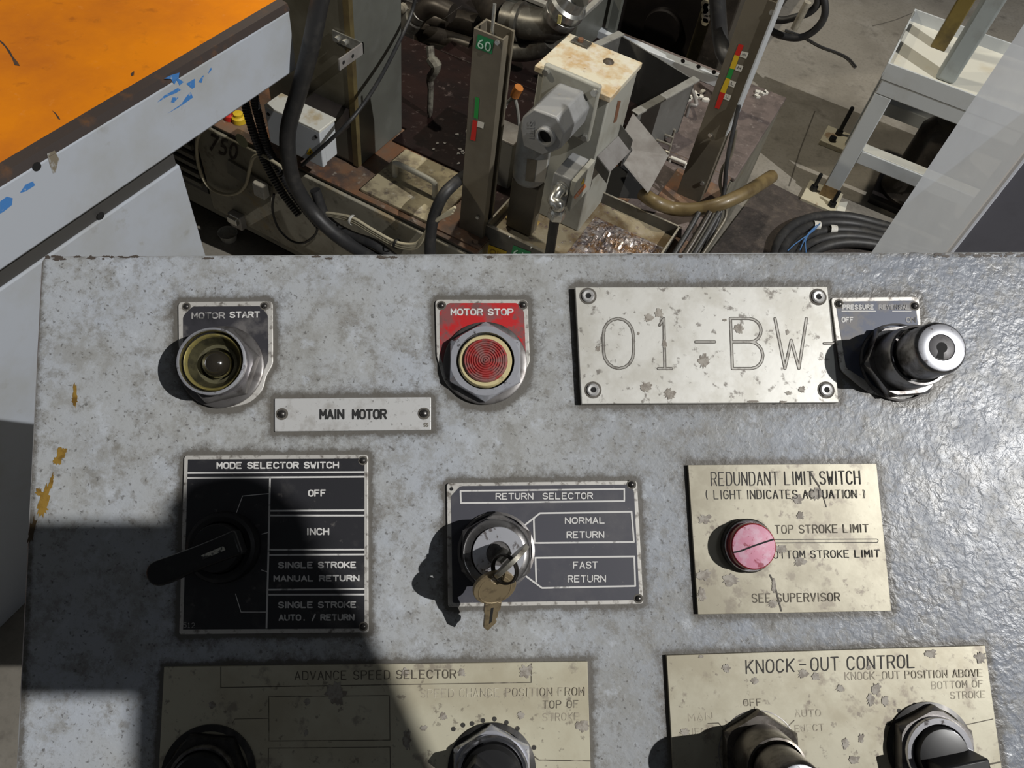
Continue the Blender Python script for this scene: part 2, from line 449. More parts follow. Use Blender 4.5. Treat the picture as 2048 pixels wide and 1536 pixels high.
# --- motor start plate
t = plate('legend_plate', 'worn dark MOTOR START plate behind the lensless button, top left of the panel', [(356, 604), (545, 602), (546, 728), (532, 752), (526, 780), (500, 806), (448, 818), (395, 800), (366, 765), (357, 690)], .0011, m_edge, [9, 9, 8, 8, 20, 20, 20, 20, 20, 5])
obj('enamel_field', face(MB(), rounded([(385, 613), (520, 612), (536, 630), (537, 722), (500, 800), (400, 800), (366, 760), (366, 632)], [4, 4, 6, 8, 20, 20, 8, 6]), .00125), m_grey_field, t)
obj('lettering', sans('MOTOR', rowq(383, 450, 625, 638, -.01), 2.7, .0014), m_white_worn, t)
obj('lettering', sans('START', rowq(459, 520, 623, 636, -.01), 2.7, .0014), m_white_ink, t)
rivet(t, 373, 613, .0012, 6); rivet(t, 529, 612, .0012, 6)
# --- motor stop plate
t = plate('legend_plate', 'red MOTOR STOP plate behind the red ribbed button', [(870, 599), (1055, 599), (1060, 724), (1050, 742), (1046, 765), (1012, 798), (968, 812), (922, 796), (888, 765), (873, 712)], .0011, m_edge, [9, 9, 8, 8, 20, 20, 20, 20, 15, 5])
obj('enamel_field', face(MB(), rounded([(898, 606), (1034, 606), (1048, 622), (1052, 718), (1010, 795), (920, 795), (880, 715), (879, 622)], [4, 4, 6, 8, 20, 20, 8, 6]), .00125), m_red_field, t)
obj('lettering', sans('MOTOR STOP', rowq(901, 1027, 617, 631, .0), 2.9, .0014), m_white_ink, t)
rivet(t, 883, 611, .0012, 6.5); rivet(t, 1046, 610, .0012, 6.5)
# --- main motor tag
t = plate('name_tag', 'bare metal MAIN MOTOR tag below the two motor buttons', [(549, 797), (862, 794), (862, 860), (549, 863)], .0010, m_tag, 2)
obj('lettering', sans('MAIN', rowq(639, 689, 818, 839, -.004), 4.0, .0012), m_black_ink, t)
obj('lettering', sans('MOTOR', rowq(704, 774, 818, 839, -.004), 4.0, .0012), m_black_ink, t)
obj('lettering', sans('SS', rowq(847, 857, 846, 854), 1.4, .0012), m_mid_ink, t)
rivet(t, 564, 828, .0011, 8.5); rivet(t, 848, 827, .0011, 8.5)
# --- number plate
t = plate('number_plate', 'thick silver plate engraved 01-BW, fixed by four eyelet rivets', [(1150, 574), (1655, 573), (1678, 805), (1163, 808)], .0042, m_alu, 2, .0004)
dg_, lg_ = MB(), MB()
for body, q in (('0', [(1206, 637), (1266, 637), (1268, 737), (1208, 737)]), ('1', [(1308, 637), (1352, 637), (1354, 737), (1310, 737)]), ('-', [(1386, 634), (1431, 634), (1435, 737), (1390, 737)]),
                ('B', [(1461, 637), (1523, 637), (1527, 737), (1465, 737)]), ('W', [(1550, 637), (1613, 637), (1612, 737), (1556, 737)])):
    engrave(dg_, body, q, 6.2, .0043); engrave(lg_, body, q, 3.2, .00436)
strip(dg_, [(1648, 687), (1668, 687)], 5.5, .0043); strip(lg_, [(1649, 687), (1667, 687)], 2.6, .00436)
obj('engraving_edge', dg_, m_grime, t); obj('engraving', lg_, m_groove, t)
for x, y in ((1176, 592), (1636, 594), (1186, 780), (1652, 780)):
    O = PP(x, y, .0042); s_ = pxm(x, y)
    obj('grime_ring', MB().lathe(O, N, [(17 * s_, .00012), (.0001, .00014)], 24), m_grime, t)
    e = obj('rivet', MB().lathe(O, N, [(13 * s_, 0), (12.5 * s_, .0008), (10 * s_, .0013), (6 * s_, .0012), (4.6 * s_, .0004)], 28), m_eyelet, t)
    obj('rivet_hole', MB().lathe(O, N, [(5 * s_, .0006), (.00005, .0006)], 20), m_hole, e)
# --- pressure reversal plate
t = plate('legend_plate', 'blue grey PRESSURE REVERSAL plate tucked beside the silver number plate', [(1662, 595), (1838, 593), (1845, 700), (1848, 768), (1792, 800), (1735, 785), (1680, 740)], .0011, m_edge, [8, 9, 6, 20, 20, 20, 10])
obj('enamel_field', face(MB(), rounded([(1671, 603), (1830, 601), (1835, 640), (1845, 770), (1760, 780), (1692, 735)], 4), .00125), m_blue_field, t)
obj('lettering', sans('PRESSURE', rowq(1685, 1748, 609, 619), 2.0, .0014), m_white_ink, t)
obj('lettering', sans('REVERSAL', rowq(1757, 1820, 609, 619), 2.0, .0014), m_white_worn, t)
obj('lettering', sans('OFF', rowq(1683, 1707, 634, 645), 2.3, .0014), m_white_ink, t)
obj('lettering', sans('ON', rowq(1812, 1832, 634, 645), 2.0, .0014), m_white_worn, t)
obj('underline', strip(strip(MB(), [(1684, 622.5), (1751, 622.5)], 2.2, .0014), [(1785, 622.5), (1822, 622.5)], 1.6, .0014), m_white_ink, t)
rivet(t, 1678, 608, .0012, 6.5); rivet(t, 1829, 612, .0012, 6.5)
# --- mode selector plate
t = plate('legend_plate', 'large black MODE SELECTOR SWITCH plate with four ruled boxes', [(368, 911), (736, 909), (737, 1265), (358, 1269)], .0012, m_edge, [7, 7, 5, 5])
obj('enamel_field', face(MB(), [(376, 919), (729, 917), (729, 1257), (366, 1259)], .00135), m_black_field, t)
L_ = MB(); k = .0015
strip(L_, [(375, 946), (729, 944)], 3.4, k, False); strip(L_, [(374, 956), (729, 953.5)], 3.4, k, False)
strip(L_, [(540, 955), (537, 1100), (533, 1257)], 3.6, k, False)
for ya, yb in ((1021.5, 1020.5), (1031, 1031), (1099.5, 1099), (1110, 1109), (1179.5, 1178), (1189.5, 1189)):
    strip(L_, [(537, ya), (729, yb)], 3.4, k, False)
strip(L_, [(473, 1025), (485, 992), (539, 987)], 1.6, k); strip(L_, [(524, 1068), (536, 1065)], 1.6, k)
strip(L_, [(523, 1140), (535, 1144)], 1.6, k); strip(L_, [(471, 1188), (482, 1224), (533, 1224)], 1.6, k)
obj('ruled_lines', L_, m_white_ink, t)
for s_, x0, x1, y0, y1 in (('MODE SELECTOR SWITCH', 433, 678, 924, 938), ('OFF', 616, 652.5, 979, 993.5), ('INCH', 613, 658.5, 1056, 1070.5), ('SINGLE STROKE', 556, 713, 1123.5, 1137), ('MANUAL RETURN', 547, 719, 1150.5, 1163.5), ('SINGLE STROKE', 556, 713, 1203, 1216.5), ('AUTO. / RETURN', 557, 709, 1228.5, 1242)):
    obj('lettering', sans(s_, rowq(x0, x1, y0, y1, -.004), 2.9, .0015), m_white_ink, t)
obj('lettering', sans('512', rowq(366, 390, 1245, 1256), 1.4, .0015), m_white_worn, t)
rivet(t, 726, 921, .0013, 6.5); rivet(t, 727, 1253, .0013, 6.5)
# --- return selector plate
t = plate('legend_plate', 'slate RETURN SELECTOR plate around the key switch with hanging key', [(893, 966), (1274, 961), (1287, 1208), (896, 1214)], .0012, m_edge, [7, 8, 7, 5])
obj('enamel_field', face(MB(), rounded([(921, 972), (1258, 969), (1268, 982), (1279, 1200), (905, 1206), (902, 992)], 5), .00135), m_slate_field, t)
L_ = MB()
strip(L_, [(921, 982), (1248.6, 978), (1248.6, 1002), (922, 1006), (921, 982)], 3.2, k)
strip(L_, [(1050, 1050), (1080, 1026.5), (1263, 1023.5), (1268, 1084), (1069, 1086), (1067.5, 1037.5)], 3.4, k)
strip(L_, [(1050, 1151), (1084, 1176), (1270.5, 1172), (1268.6, 1113), (1071, 1115.5), (1072.5, 1163)], 3.4, k)
obj('ruled_lines', L_, m_white_ink, t)
for s_, x0, x1, y0, y1 in (('RETURN  SELECTOR', 991, 1186, 986, 999.5), ('NORMAL', 1129.7, 1210.6, 1034.5, 1048), ('RETURN', 1133, 1208.5, 1062.5, 1076.5), ('FAST', 1146, 1195.6, 1123, 1137.5), ('RETURN', 1135, 1212, 1150.5, 1165)):
    obj('lettering', sans(s_, rowq(x0, x1, y0, y1, -.006), 2.3, .0015), m_white_ink, t)
rivet(t, 1263, 969, .0013, 6.5); rivet(t, 1277, 1197, .0013, 6.5)
s_ = pxm(903, 978)
obj('rivet_hole', MB().lathe(PP(903, 978, .0013), N, [(3.6 * s_, .0001), (.00005, .0001)], 16), m_hole, t)
# --- redundant limit switch plate
t = plate('engraved_plate', 'brassy REDUNDANT LIMIT SWITCH plate carrying the pink topped pilot light', [(1376, 930), (1753, 927), (1783, 1222), (1396, 1229)], .0024, m_brass, 1, .0003)
hh = .0025
E_ = engrave(MB(), 'REDUNDANT LIMIT SWITCH', [(1422, 945), (1719, 942), (1721, 968), (1423, 971)], 2.1, hh)
obj('engraved_title', E_, m_dark_ink, t)
E_ = engrave(MB(), '( LIGHT INDICATES ACTUATION )', [(1412, 981), (1729, 980), (1730, 996), (1413, 998)], 1.8, hh)
obj('engraved_text', E_, m_dark_ink, t)
E_ = engrave(MB(), 'TOP STROKE LIMIT', [(1550, 1051), (1736, 1049), (1737, 1064), (1551, 1067)], 2.1, hh)
obj('engraved_text', E_, m_mid_ink, t)
E_ = engrave(MB(), 'BOTTOM STROKE LIMIT', [(1533, 1102), (1759, 1100), (1760, 1114), (1534, 1117)], 1.8, hh)
obj('engraved_text', E_, m_dark_ink, t)
E_ = engrave(MB(), 'SEE SUPERVISOR', [(1504, 1188), (1679, 1186), (1680, 1202), (1505, 1205)], 2.1, hh)
obj('engraved_text', E_, m_mid_ink, t)
E_ = strip(MB(), [(1540, 1082.5), (1753, 1081.5)], 8.5, hh); obj('groove', E_, m_dark_ink, t)
E_ = strip(MB(), [(1540, 1082.5), (1753, 1081.5)], 5.0, hh + .00005); obj('groove_bottom', E_, m_brass, t)
E_ = strip(MB(), [(1621, 945), (1628, 957), (1638, 972)], 3.2, hh + .00012); strip(E_, [(1638, 972), (1647, 995), (1653, 1014)], 1.8, hh + .00012)
strip(E_, [(1540, 1150), (1549, 1168), (1556, 1195), (1563, 1222)], 3.0, hh + .00012)
obj('scratch', E_, m_grime, t)
# --- advance speed selector plate
t = plate('engraved_plate', 'pale ADVANCE SPEED SELECTOR plate half in shadow at the lower left', [(328, 1334), (1175, 1323), (1184, 1640), (312, 1645)], .0022, m_brass_pale, 1, .0003)
hh = .0023
obj('engraved_title', engrave(MB(), 'ADVANCE SPEED SELECTOR', [(590, 1343), (912, 1340), (912, 1356), (590, 1360)], 2.0, hh), m_mid_ink, t)
obj('engraved_text', engrave(MB(), 'SPEED CHANGE POSITION FROM', [(842, 1379), (1169, 1375), (1169, 1391), (842, 1395)], 1.8, hh), m_faint_ink, t)
obj('engraved_text', engrave(MB(), 'TOP OF', [(1086, 1402), (1157, 1401), (1157, 1415), (1086, 1417)], 1.8, hh), m_mid_ink, t)
obj('engraved_text', engrave(MB(), 'STROKE', [(1086, 1427), (1158, 1426), (1158, 1440), (1086, 1442)], 1.8, hh), m_faint_ink, t)
L_ = MB()
strip(L_, [(441.5, 1334), (441.5, 1375), (1062.5, 1365), (1062.5, 1327)], 1.8, hh)
strip(L_, [(537.5, 1393), (779, 1391), (780, 1480), (538, 1482), (537.5, 1393)], 1.6, hh)
strip(L_, [(536, 1560), (537, 1496.5), (780, 1494), (781, 1560)], 1.6, hh)
strip(L_, [(465, 1446), (470, 1438), (537, 1437)], 1.4, hh)
strip(L_, [(1062, 1508), (1078, 1520), (1183, 1522)], 2.6, hh)
obj('ruled_lines', L_, m_mid_ink, t)
for x, y in ((907, 1458), (926, 1450), (944, 1447), (966, 1441), (989, 1438), (1013, 1445), (1035, 1457), (1068, 1495)):
    s_ = pxm(x, y)
    obj('scale_dot', MB().lathe(PP(x, y, hh), N, [(4.6 * s_, .0001), (.00005, .0001)], 14), m_dark_ink, t)
# --- knock-out plate
t = plate('engraved_plate', 'brassy KNOCK-OUT CONTROL plate at the lower right with two controls', [(1333, 1311), (1970, 1291), (2018, 1640), (1353, 1645)], .0024, m_brass_mid, 1, .0003)
hh = .0025
obj('engraved_title', engrave(MB(), 'KNOCK', [(1492, 1321), (1588, 1318), (1588, 1343), (1493, 1347)], 2.7, hh), m_dark_ink, t)
obj('engraved_title', engrave(MB(), '-', [(1599, 1317), (1612, 1317), (1612, 1342), (1599, 1342)], 2.7, hh), m_dark_ink, t)
obj('engraved_title', engrave(MB(), 'OUT CONTROL', [(1622, 1316), (1829, 1310), (1830, 1335), (1623, 1342)], 2.7, hh), m_dark_ink, t)
obj('engraved_text', engrave(MB(), 'KNOCK-OUT POSITION ABOVE', [(1690, 1345), (1965, 1339), (1966, 1353), (1691, 1360)], 1.9, hh), m_faint_ink, t)
obj('engraved_text', engrave(MB(), 'BOTTOM OF', [(1863, 1364), (1966, 1361), (1967, 1374), (1864, 1378)], 1.9, hh), m_faint_ink, t)
obj('engraved_text', engrave(MB(), 'STROKE', [(1901, 1384), (1970, 1382), (1971, 1395), (1902, 1398)], 1.9, hh), m_faint_ink, t)
obj('engraved_text', engrave(MB(), 'OFF', [(1487, 1399), (1522, 1398), (1523, 1411), (1488, 1412)], 1.8, hh), m_mid_ink, t)
obj('engraved_text', engrave(MB(), 'MAN', [(1377, 1428), (1424, 1426), (1425, 1440), (1378, 1442)], 1.8, hh), m_faint_ink, t)
obj('engraved_text', engrave(MB(), 'AUTO', [(1590, 1421), (1641, 1419), (1642, 1432), (1591, 1434)], 1.8, hh), m_faint_ink, t)
obj('engraved_text', engrave(MB(), 'EJECT', [(1365, 1458), (1425, 1456), (1426, 1469), (1366, 1471)], 1.8, hh), m_faint_ink, t)
obj('engraved_text', engrave(MB(), 'EJECT', [(1590, 1451), (1647, 1448), (1648, 1461), (1591, 1464)], 1.8, hh), m_faint_ink, t)
L_ = MB()
strip(L_, [(1416, 1447), (1437, 1446), (1446, 1456)], 2.0, hh); strip(L_, [(1509, 1414), (1509, 1424)], 2.0, hh); strip(L_, [(1588, 1441), (1580, 1449), (1574, 1456)], 2.0, hh)
strip(L_, [(1926, 1451), (1986, 1438)], 1.8, hh); strip(L_, [(1962, 1532), (2002, 1524)], 3.2, hh)
obj('ruled_lines', L_, m_mid_ink, t)
for x, y in ((1778, 1447), (1798.5, 1421.6), (1829.6, 1409.5), (1861, 1409.5)):
    s_ = pxm(x, y)
    obj('scale_dot', MB().lathe(PP(x, y, hh), N, [(4.2 * s_, .0001), (.00005, .0001)], 14), m_dark_ink, t)

def blob(cx_, cy_, rx_, ry_, seed, lean=0.0):
    rnd = random.Random(seed); pts = []
    for k_ in range(26):
        a = 2 * math.pi * k_ / 26; f_ = .6 + .6 * rnd.random()
        y_ = math.sin(a) * ry_ * f_
        pts.append((cx_ + math.cos(a) * rx_ * f_ + lean * y_, cy_ + y_))
    return pts
for key_, hh, spots in (('01-BW', .00445, ((1478, 658, 11, 10), (1408, 722, 11, 14), (1297, 636, 10, 8), (1318, 626, 9, 9), (1329, 688, 6, 9), (1293, 774, 11, 11), (1340, 788, 12, 11), (1450, 640, 4, 3), (1575, 664, 4, 5), (1196, 697, 5, 6), (1277, 667, 3, 3), (1604, 779, 7, 7), (1578, 786, 7, 4), (1505, 803, 12, 3), (1566, 804, 9, 3))),
                         ('REDUNDANT', .00268, ((1596, 999, 12, 10), (1632, 988, 15, 12), (1600, 1124, 13, 9), (1601, 1031, 8, 8), (1404, 1190, 10, 14), (1408, 1150, 14, 12), (1546, 1208, 10, 8), (1562, 1098, 13, 10), (1460, 1160, 18, 12), (1410, 1038, 14, 10), (1548, 1172, 5, 14))),
                         ('ADVANCE', .00248, ((672, 1389, 22, 24), (614, 1404, 6, 7), (612, 1466, 4, 7), (924, 1345, 8, 8), (887, 1433, 9, 8), (848, 1456, 7, 6), (1042, 1431, 8, 8), (1166, 1452, 14, 14), (424, 1410, 8, 7), (1052, 1342, 14, 14), (810, 1345, 8, 9), (814, 1480, 9, 22))),
                         ('KNOCK', .00268, ((1453, 1337, 9, 9), (1510, 1362, 8, 7), (1606, 1348, 11, 9), (1632, 1353, 9, 8), (1681, 1377, 9, 7), (1753, 1378, 9, 13), (1742, 1400, 8, 13), (1771, 1402, 7, 13), (1691, 1487, 8, 11), (1723, 1476, 6, 10), (1738, 1335, 5, 4), (1862, 1308, 13, 9), (1962, 1315, 12, 12), (1402, 1313, 5, 4), (1708, 1520, 14, 9), (1370, 1465, 10, 9)))):
    tt_ = [o for o in bpy.data.objects if o.get('category') == 'sign plate' and key_ in o['label'] and 'beside' not in o['label']][0]
    for i, (x, y, a, b2) in enumerate(spots):
        obj('stain', face(MB(), blob(x, y, a, b2, 300 + i)[::-1], hh + i * 1e-6), m_stain, tt_)

# ================================================================== OPERATOR PANEL: controls
# --- motor start button without its lens
h = .020; O = at_face(421.5, 721.5, h); s_ = pxm(421, 721, h); R = 69 * s_
t = thing('push_button', 'lensless chrome push button with bare bulb at MOTOR START', 'push button', O)
PLATES.append([(O, R)]) if False else None
obj('washer', MB().lathe(O, N, [(R * 1.27, .0011), (R * 1.27, .0026), (R * 1.22, .0032), (R, .0032)], 56), m_nut_grey, t)
obj('hex_nut', MB().hexnut(O, N, R * 1.20, .0032, .0095, R * .8, .25), m_nut_grey, t)
obj('bezel', MB().lathe(O, N, [(R * .96, .0085), (R * .97, .014), (R, .0155), (R, h - .0006), (R * .985, h), (R * .94, h), (R * .92, h - .001), (R * .92, .008)], 64), m_chrome, t)
obj('rim', MB().lathe(O, N, [(R * .925, h - .0006), (R * .945, h + .0003), (R * .99, h + .0002), (R * 1.006, h - .0006), (R * 1.006, h - .0016)], 64), m_chrome_face, t)
obj('retaining_ring', MB().lathe(O, N, [(R * .865, .009), (R * .865, h - .0032), (R * .84, h - .0024), (R * .80, h - .0030), (R * .77, h - .0050)], 56), m_yellow_chromate, t)
obj('inner_sleeve', MB().lathe(O, N, [(R * .77, h - .0050), (R * .70, h - .0075), (R * .60, .0100), (R * .58, .0092)], 56), m_olive_sheen, t)
obj('dark_gap', MB().lathe(O, N, [(R * .925, h - .004), (R * .86, h - .0055)], 56), m_hole, t)
obj('socket_cup', MB().lathe(O, N, [(R * .62, .0100), (R * .50, .0096), (R * .47, .0040), (.0001, .0040)], 48), m_olive, t)
b_ = MB().lathe(O, N, [(R * .32, .004), (R * .39, .009), (R * .40, .0125), (R * .36, .0148), (R * .24, .0167), (R * .1, .0176), (.00005, .0178)], 32)
b = obj('bulb', b_, m_bulb, t)
obj('bulb_base', MB().lathe(O, N, [(R * .34, .0041), (R * .36, .0078), (R * .42, .0080), (R * .42, .0088)], 32), m_yellow_chromate, b)
# --- motor stop button
h = .0095; O = at_face(970.8, 721, h); s_ = pxm(970, 721, h); R = 71 * s_
t = thing('push_button', 'red ribbed push button in a silver hex nut at MOTOR STOP', 'push button', O)
obj('washer', MB().lathe(O, N, [(R * 1.20, .0011), (R * 1.20, .0025), (R * 1.16, .003), (R, .003)], 56), m_nut_grey, t)
obj('hex_nut', MB().hexnut(O, N, R * 1.15, .003, h, R * .82, .52, .89), m_satin, t)
obj('cream_collar', MB().lathe(O, N, [(R * .755, .003), (R * .755, h - .0012), (R * .72, h - .0002), (R * .63, h - .0002), (R * .61, h - .0012)], 56), m_cream_ring, t)
pr = [(R * .64, .004), (R * .62, h + .0008)]
for i in range(9):
    r0 = R * .60 * (1 - i / 9.0)
    pr += [(r0, h + .0011 + .0002 * (i > 0)), (r0 - R * .012, h + .0016), (r0 - R * .040, h + .0016), (max(r0 - R * .054, .00005), h + .0009)]
obj('red_lens', MB().lathe(O, N, pr, 64), m_red_lens, t)
obj('gap', MB().lathe(O, N, [(R * .825, .0045), (R * .74, .0045)], 48), m_hole, t)

def key_lock(name, label, px, py, h, rface, m_body, m_face, nut_r, m_n, twist, cz=.0175):
    """long key barrel: hex nut, stepped barrel, flat face with a keyway"""
    O = at_face(px, py, h); s_ = pxm(px, py, h); R = rface * s_
    t = thing(name, label, 'key switch', O)
    obj('washer', MB().lathe(O, N, [(nut_r * 1.05, .0011), (nut_r * 1.05, .0022), (nut_r, .0026)], 56), m_nut_grey, t)
    obj('hex_nut', MB().hexnut(O, N, nut_r * 1.06, .0026, .0085, R * .9, twist), m_n, t)
    obj('collar', MB().lathe(O, N, [(R * 1.38, .0080), (R * 1.39, .010), (R * 1.34, cz), (R * 1.31, cz + .0013), (R * 1.22, cz + .0015), (R * 1.20, cz + .0005)], 64), m_body, t)
    obj('barrel', MB().lathe(O, N, [(R * 1.02, cz - .0015), (R * 1.08, cz), (R * 1.08, cz + .003), (R * 1.12, cz + .0035), (R * 1.10, h - .003), (R * 1.06, h - .0012), (R * .98, h - .0002)], 64), m_body, t)
    obj('face', MB().lathe(O, N, [(R * .985, h - .0003), (R * .95, h), (R * .56, h), (R * .54, h - .0006)], 64), m_face, t)
    pl = obj('plug', MB().lathe(O, N, [(R * .53, h - .002), (R * .53, h - .0003), (R * .50, h), (.00005, h)], 40), m_plug, t)
    c = O + N * (h + .00012)
    d1 = (U * math.cos(twist + 1.2) + V * math.sin(twist + 1.2)); d2 = N.cross(d1)
    ky = MB().lathe(c, N, [(R * .22, 0), (.00005, 0.00001)], 20)
    ky.add([c + d1 * R * .05 + d2 * R * .07 + N * 2e-5, c - d1 * R * .48 + d2 * R * .15 + N * 2e-5, c - d1 * R * .48 - d2 * R * .15 + N * 2e-5, c + d1 * R * .05 - d2 * R * .07 + N * 2e-5], [(0, 1, 2, 3)])
    obj('keyway', ky, m_hole, pl)
    return t, O, R
key_lock('key_switch', 'long dark key switch with bright face right of the 01-BW plate', 1884, 695, .044, 48, m_chrome_dark, m_chrome_face, .0218, m_chrome_dark, .1, .0225)
key_lock('key_switch', 'long dirty key switch at OFF on the KNOCK-OUT CONTROL plate', 1602, 1582, .057, 50, m_bronze, m_chrome_face, .0212, m_bronze, .5, .028)

# --- return selector key switch
h = .024; O = at_face(994, 1107, h); s_ = pxm(994, 1107, h); R = 69 * s_; RO = O
t = thing('key_switch', 'round key switch on the RETURN SELECTOR plate holding a key', 'key switch', O)
obj('washer', MB().lathe(O, N, [(R * 1.18, .0012), (R * 1.18, .0026), (R * 1.1, .003)], 56), m_nut_grey, t)
obj('hex_nut', MB().hexnut(O, N, R * 1.20, .003, .0100, R * .8, .5), m_nut_grey, t)
obj('bezel', MB().lathe(O, N, [(R * .98, .009), (R * .99, .0125), (R * 1.0, h - .003), (R * .97, h - .0012), (R * .93, h - .0014), (R * .80, h - .0005), (R * .76, h - .0003)], 64), m_chrome_dark, t)
obj('face', MB().lathe(O + U * .0008, N, [(R * .765, h - .0004), (R * .75, h), (R * .36, h), (R * .34, h - .001)], 56), m_chrome_face, t)
pl = obj('plug', MB().lathe(O + U * .0008, N, [(R * .345, h - .003), (R * .345, h - .001), (R * .32, h - .0006), (.00005, h - .0006)], 40), m_nut_grey, t)

def bow(mb, c, ax, up, r, th, hole_r, hole_off, squash=1.0):
    """rounded key head with a ring hole"""
    ax = ax.normalized(); sd = up.cross(ax).normalized(); seg = 36
    hc = up * hole_off
    vs = []; fs = []
    for s2 in (-th / 2, th / 2):
        for k in range(seg):
            a = 2 * math.pi * k / seg
            vs.append(c + ax * s2 + sd * math.cos(a) * r + up * math.sin(a) * r * squash)
        for k in range(seg):
            a = 2 * math.pi * k / seg
            vs.append(c + ax * s2 + hc + (sd * math.cos(a) + up * math.sin(a)) * hole_r)
    for k in range(seg):
        k2 = (k + 1) % seg
        fs += [(k, k2, seg + k2, seg + k), (2 * seg + k, 3 * seg + k, 3 * seg + k2, 2 * seg + k2), (k, 2 * seg + k, 2 * seg + k2, k2), (seg + k, seg + k2, 3 * seg + k2, 3 * seg + k)]
    return mb.add(vs, fs)
# the key in the lock stands straight out, its flat head seen almost edge on
dk = (U * .72 + V * .69).normalized(); pk = N.cross(dk)
kc = PP(1023, 1122, h + .0185)
t = thing('key', 'brass key standing in the RETURN SELECTOR lock, head seen edge on', 'key', O + N * h)
obj('bow', bow(MB(), kc, pk, N, .0112, .0024, .0026, .0062, .92), m_steel_key, t, bevel=.0003)
sh = MB(); c0 = O + N * (h - .001) + U * .0008
for zz in (0,):
    base = [c0 + dk * .0038 + pk * .0009, c0 - dk * .0038 + pk * .0009, c0 - dk * .0038 - pk * .0009, c0 + dk * .0038 - pk * .0009]
    sh.hexa(base, [p + (kc - c0) * .55 for p in base])
obj('blade', sh, m_steel_key, t, bevel=.0002)
# split ring through both keys
ring_c = PP(1006, 1150, h + .016)
hole1 = kc + N * .0062
hang_c = PP(989, 1174, .035)
up2 = (PP(1003, 1120, .044) - PP(984, 1263, .019)).normalized()
ax2 = (N * .93 - V * .22 + U * .30); ax2 = (ax2 - up2 * ax2.dot(up2)).normalized()
hole2 = hang_c + up2 * .0062
mid = (hole1 + hole2) / 2; e1 = (hole1 - hole2) / 2; rr = max(e1.length, .0078)
e1n = e1.normalized(); e2n = (U * .6 + N * .55); e2n = (e2n - e1n * e2n.dot(e1n)).normalized()
pts = [mid + (e1n * math.cos(2 * math.pi * k / 28)) * rr * 1.03 + e2n * math.sin(2 * math.pi * k / 28) * rr * .9 for k in range(28)]
t = tag(obj('key_ring', MB().tube(pts, .00065, 8, 2, True).tube([p + e2n * .0002 + (e1n.cross(e2n)) * .0013 for p in pts], .00065, 8, 2, True), m_dark_wire), 'small dark split ring joining the two brass keys', 'key ring')
t = thing('key', 'tan spare key hanging from the ring below the RETURN SELECTOR lock', 'key', hang_c)
obj('bow', bow(MB(), hang_c, ax2, up2, .0112, .0022, .0027, .0062, .88), m_key, t, bevel=.0003)
sd2 = up2.cross(ax2).normalized()
out = [(-.0042, -.0085), (.0046, -.0085), (.0046, -.0125), (.0036, -.0138), (.0036, -.0172), (.0026, -.0182), (.0034, -.0195), (.0026, -.0212), (.0012, -.0222), (-.0008, -.0246), (-.0034, -.0222), (-.0034, -.0150), (-.0042, -.0130)]
out = [(x, y * 1.12) for x, y in out]
bl = MB().prism([hang_c + sd2 * x + up2 * y - ax2 * .0009 for x, y in out], ax2 * .0018)
bl_o = obj('blade', bl, m_key, t, bevel=.0002)
obj('blade_groove', MB().prism([hang_c + sd2 * x + up2 * y + ax2 * .0009 for x, y in ((-.0008, -.0125), (.0006, -.0125), (.0006, -.0218), (-.0008, -.0228))], ax2 * .00008), m_hole, bl_o)
obj('stamped_ring', MB().lathe(hang_c - up2 * .001, ax2, [(.0088, .00112), (.0086, .0013), (.0082, .0013), (.0080, .00112)], 36), m_key, t)

# --- pilot light
h = .0145; O = at_face(1508, 1093, h); s_ = pxm(1508, 1093, h); R = 46 * s_
t = thing('pilot_light', 'red pilot light with scuffed pink face at TOP STROKE LIMIT', 'pilot light', O)
obj('base_ring', MB().lathe(O, N, [(R * 1.16, .0022), (R * 1.17, .0060), (R * 1.12, .0068), (R * 1.02, .0070)], 56), m_nut_black, t)
obj('bezel', MB().lathe(O, N, [(R * 1.10, .0066), (R * 1.11, .0082), (R * 1.07, .0088), (R * 1.0, .0086)], 56), m_chrome, t)
ln_ = obj('lens', MB().lathe(O, N, [(R * 1.0, .006), (R * 1.0, h - .0015), (R * .965, h - .0004), (R * .93, h - .0001)], 56), m_deep_red, t)
obj('face', MB().lathe(O, N, [(R * .95, h - .0003), (R * .90, h), (.00005, h + .0002)], 56), m_pink, t)
pc = [(1469, 1105), (1482, 1102), (1510, 1091), (1547, 1079)]
obj('scratch', strip(MB(), pc, 3.2, h + .0004), m_hole, t)

# --- mode selector lever
h = .013; O = at_face(437, 1096, h); s_ = pxm(437, 1096, h); R = 70 * s_
t = thing('selector_switch', 'black rotary selector with a lever handle on the MODE SELECTOR SWITCH plate', 'selector switch', O)
obj('base_ring', MB().lathe(O, N, [(R * 1.04, .0012), (R * 1.05, .0075), (R * 1.0, .0105), (R * .9, .0115), (R * .76, .0110), (R * .72, .009)], 56), m_black_plastic, t)
obj('knob', MB().lathe(O, N, [(R * .71, .008), (R * .70, .016), (R * .66, .0185), (R * .5, .0195), (.00005, .0195)], 48), m_black_plastic, t)
hp = .024
p_in = PP(478, 1083, hp); p_out = PP(318, 1146, hp + .004)
ax_ = (p_out - p_in).normalized(); sd = N.cross(ax_).normalized(); ln = (p_out - p_in).length
outl = []
for k in range(25):
    f = k / 24; w = .0066 * (1 - .10 * math.sin(f * 3.1)) ; outl.append((f * ln, w))
poly = [p_in + ax_ * x + sd * w for x, w in outl]
for k in range(1, 8):
    a = math.pi * k / 8; poly.append(p_out + sd * .0066 * math.cos(a) + ax_ * .0062 * math.sin(a))
poly += [p_in + ax_ * x - sd * w for x, w in outl[::-1]]
obj('lever', MB().prism([p - N * .010 for p in poly], N * .011), m_black_plastic, t, bevel=.0016, segs=3)
obj('indicator_mark', strip(MB(), [(404, 1115), (449, 1096)], 9, hp + .0042, False), m_white_mark, t)

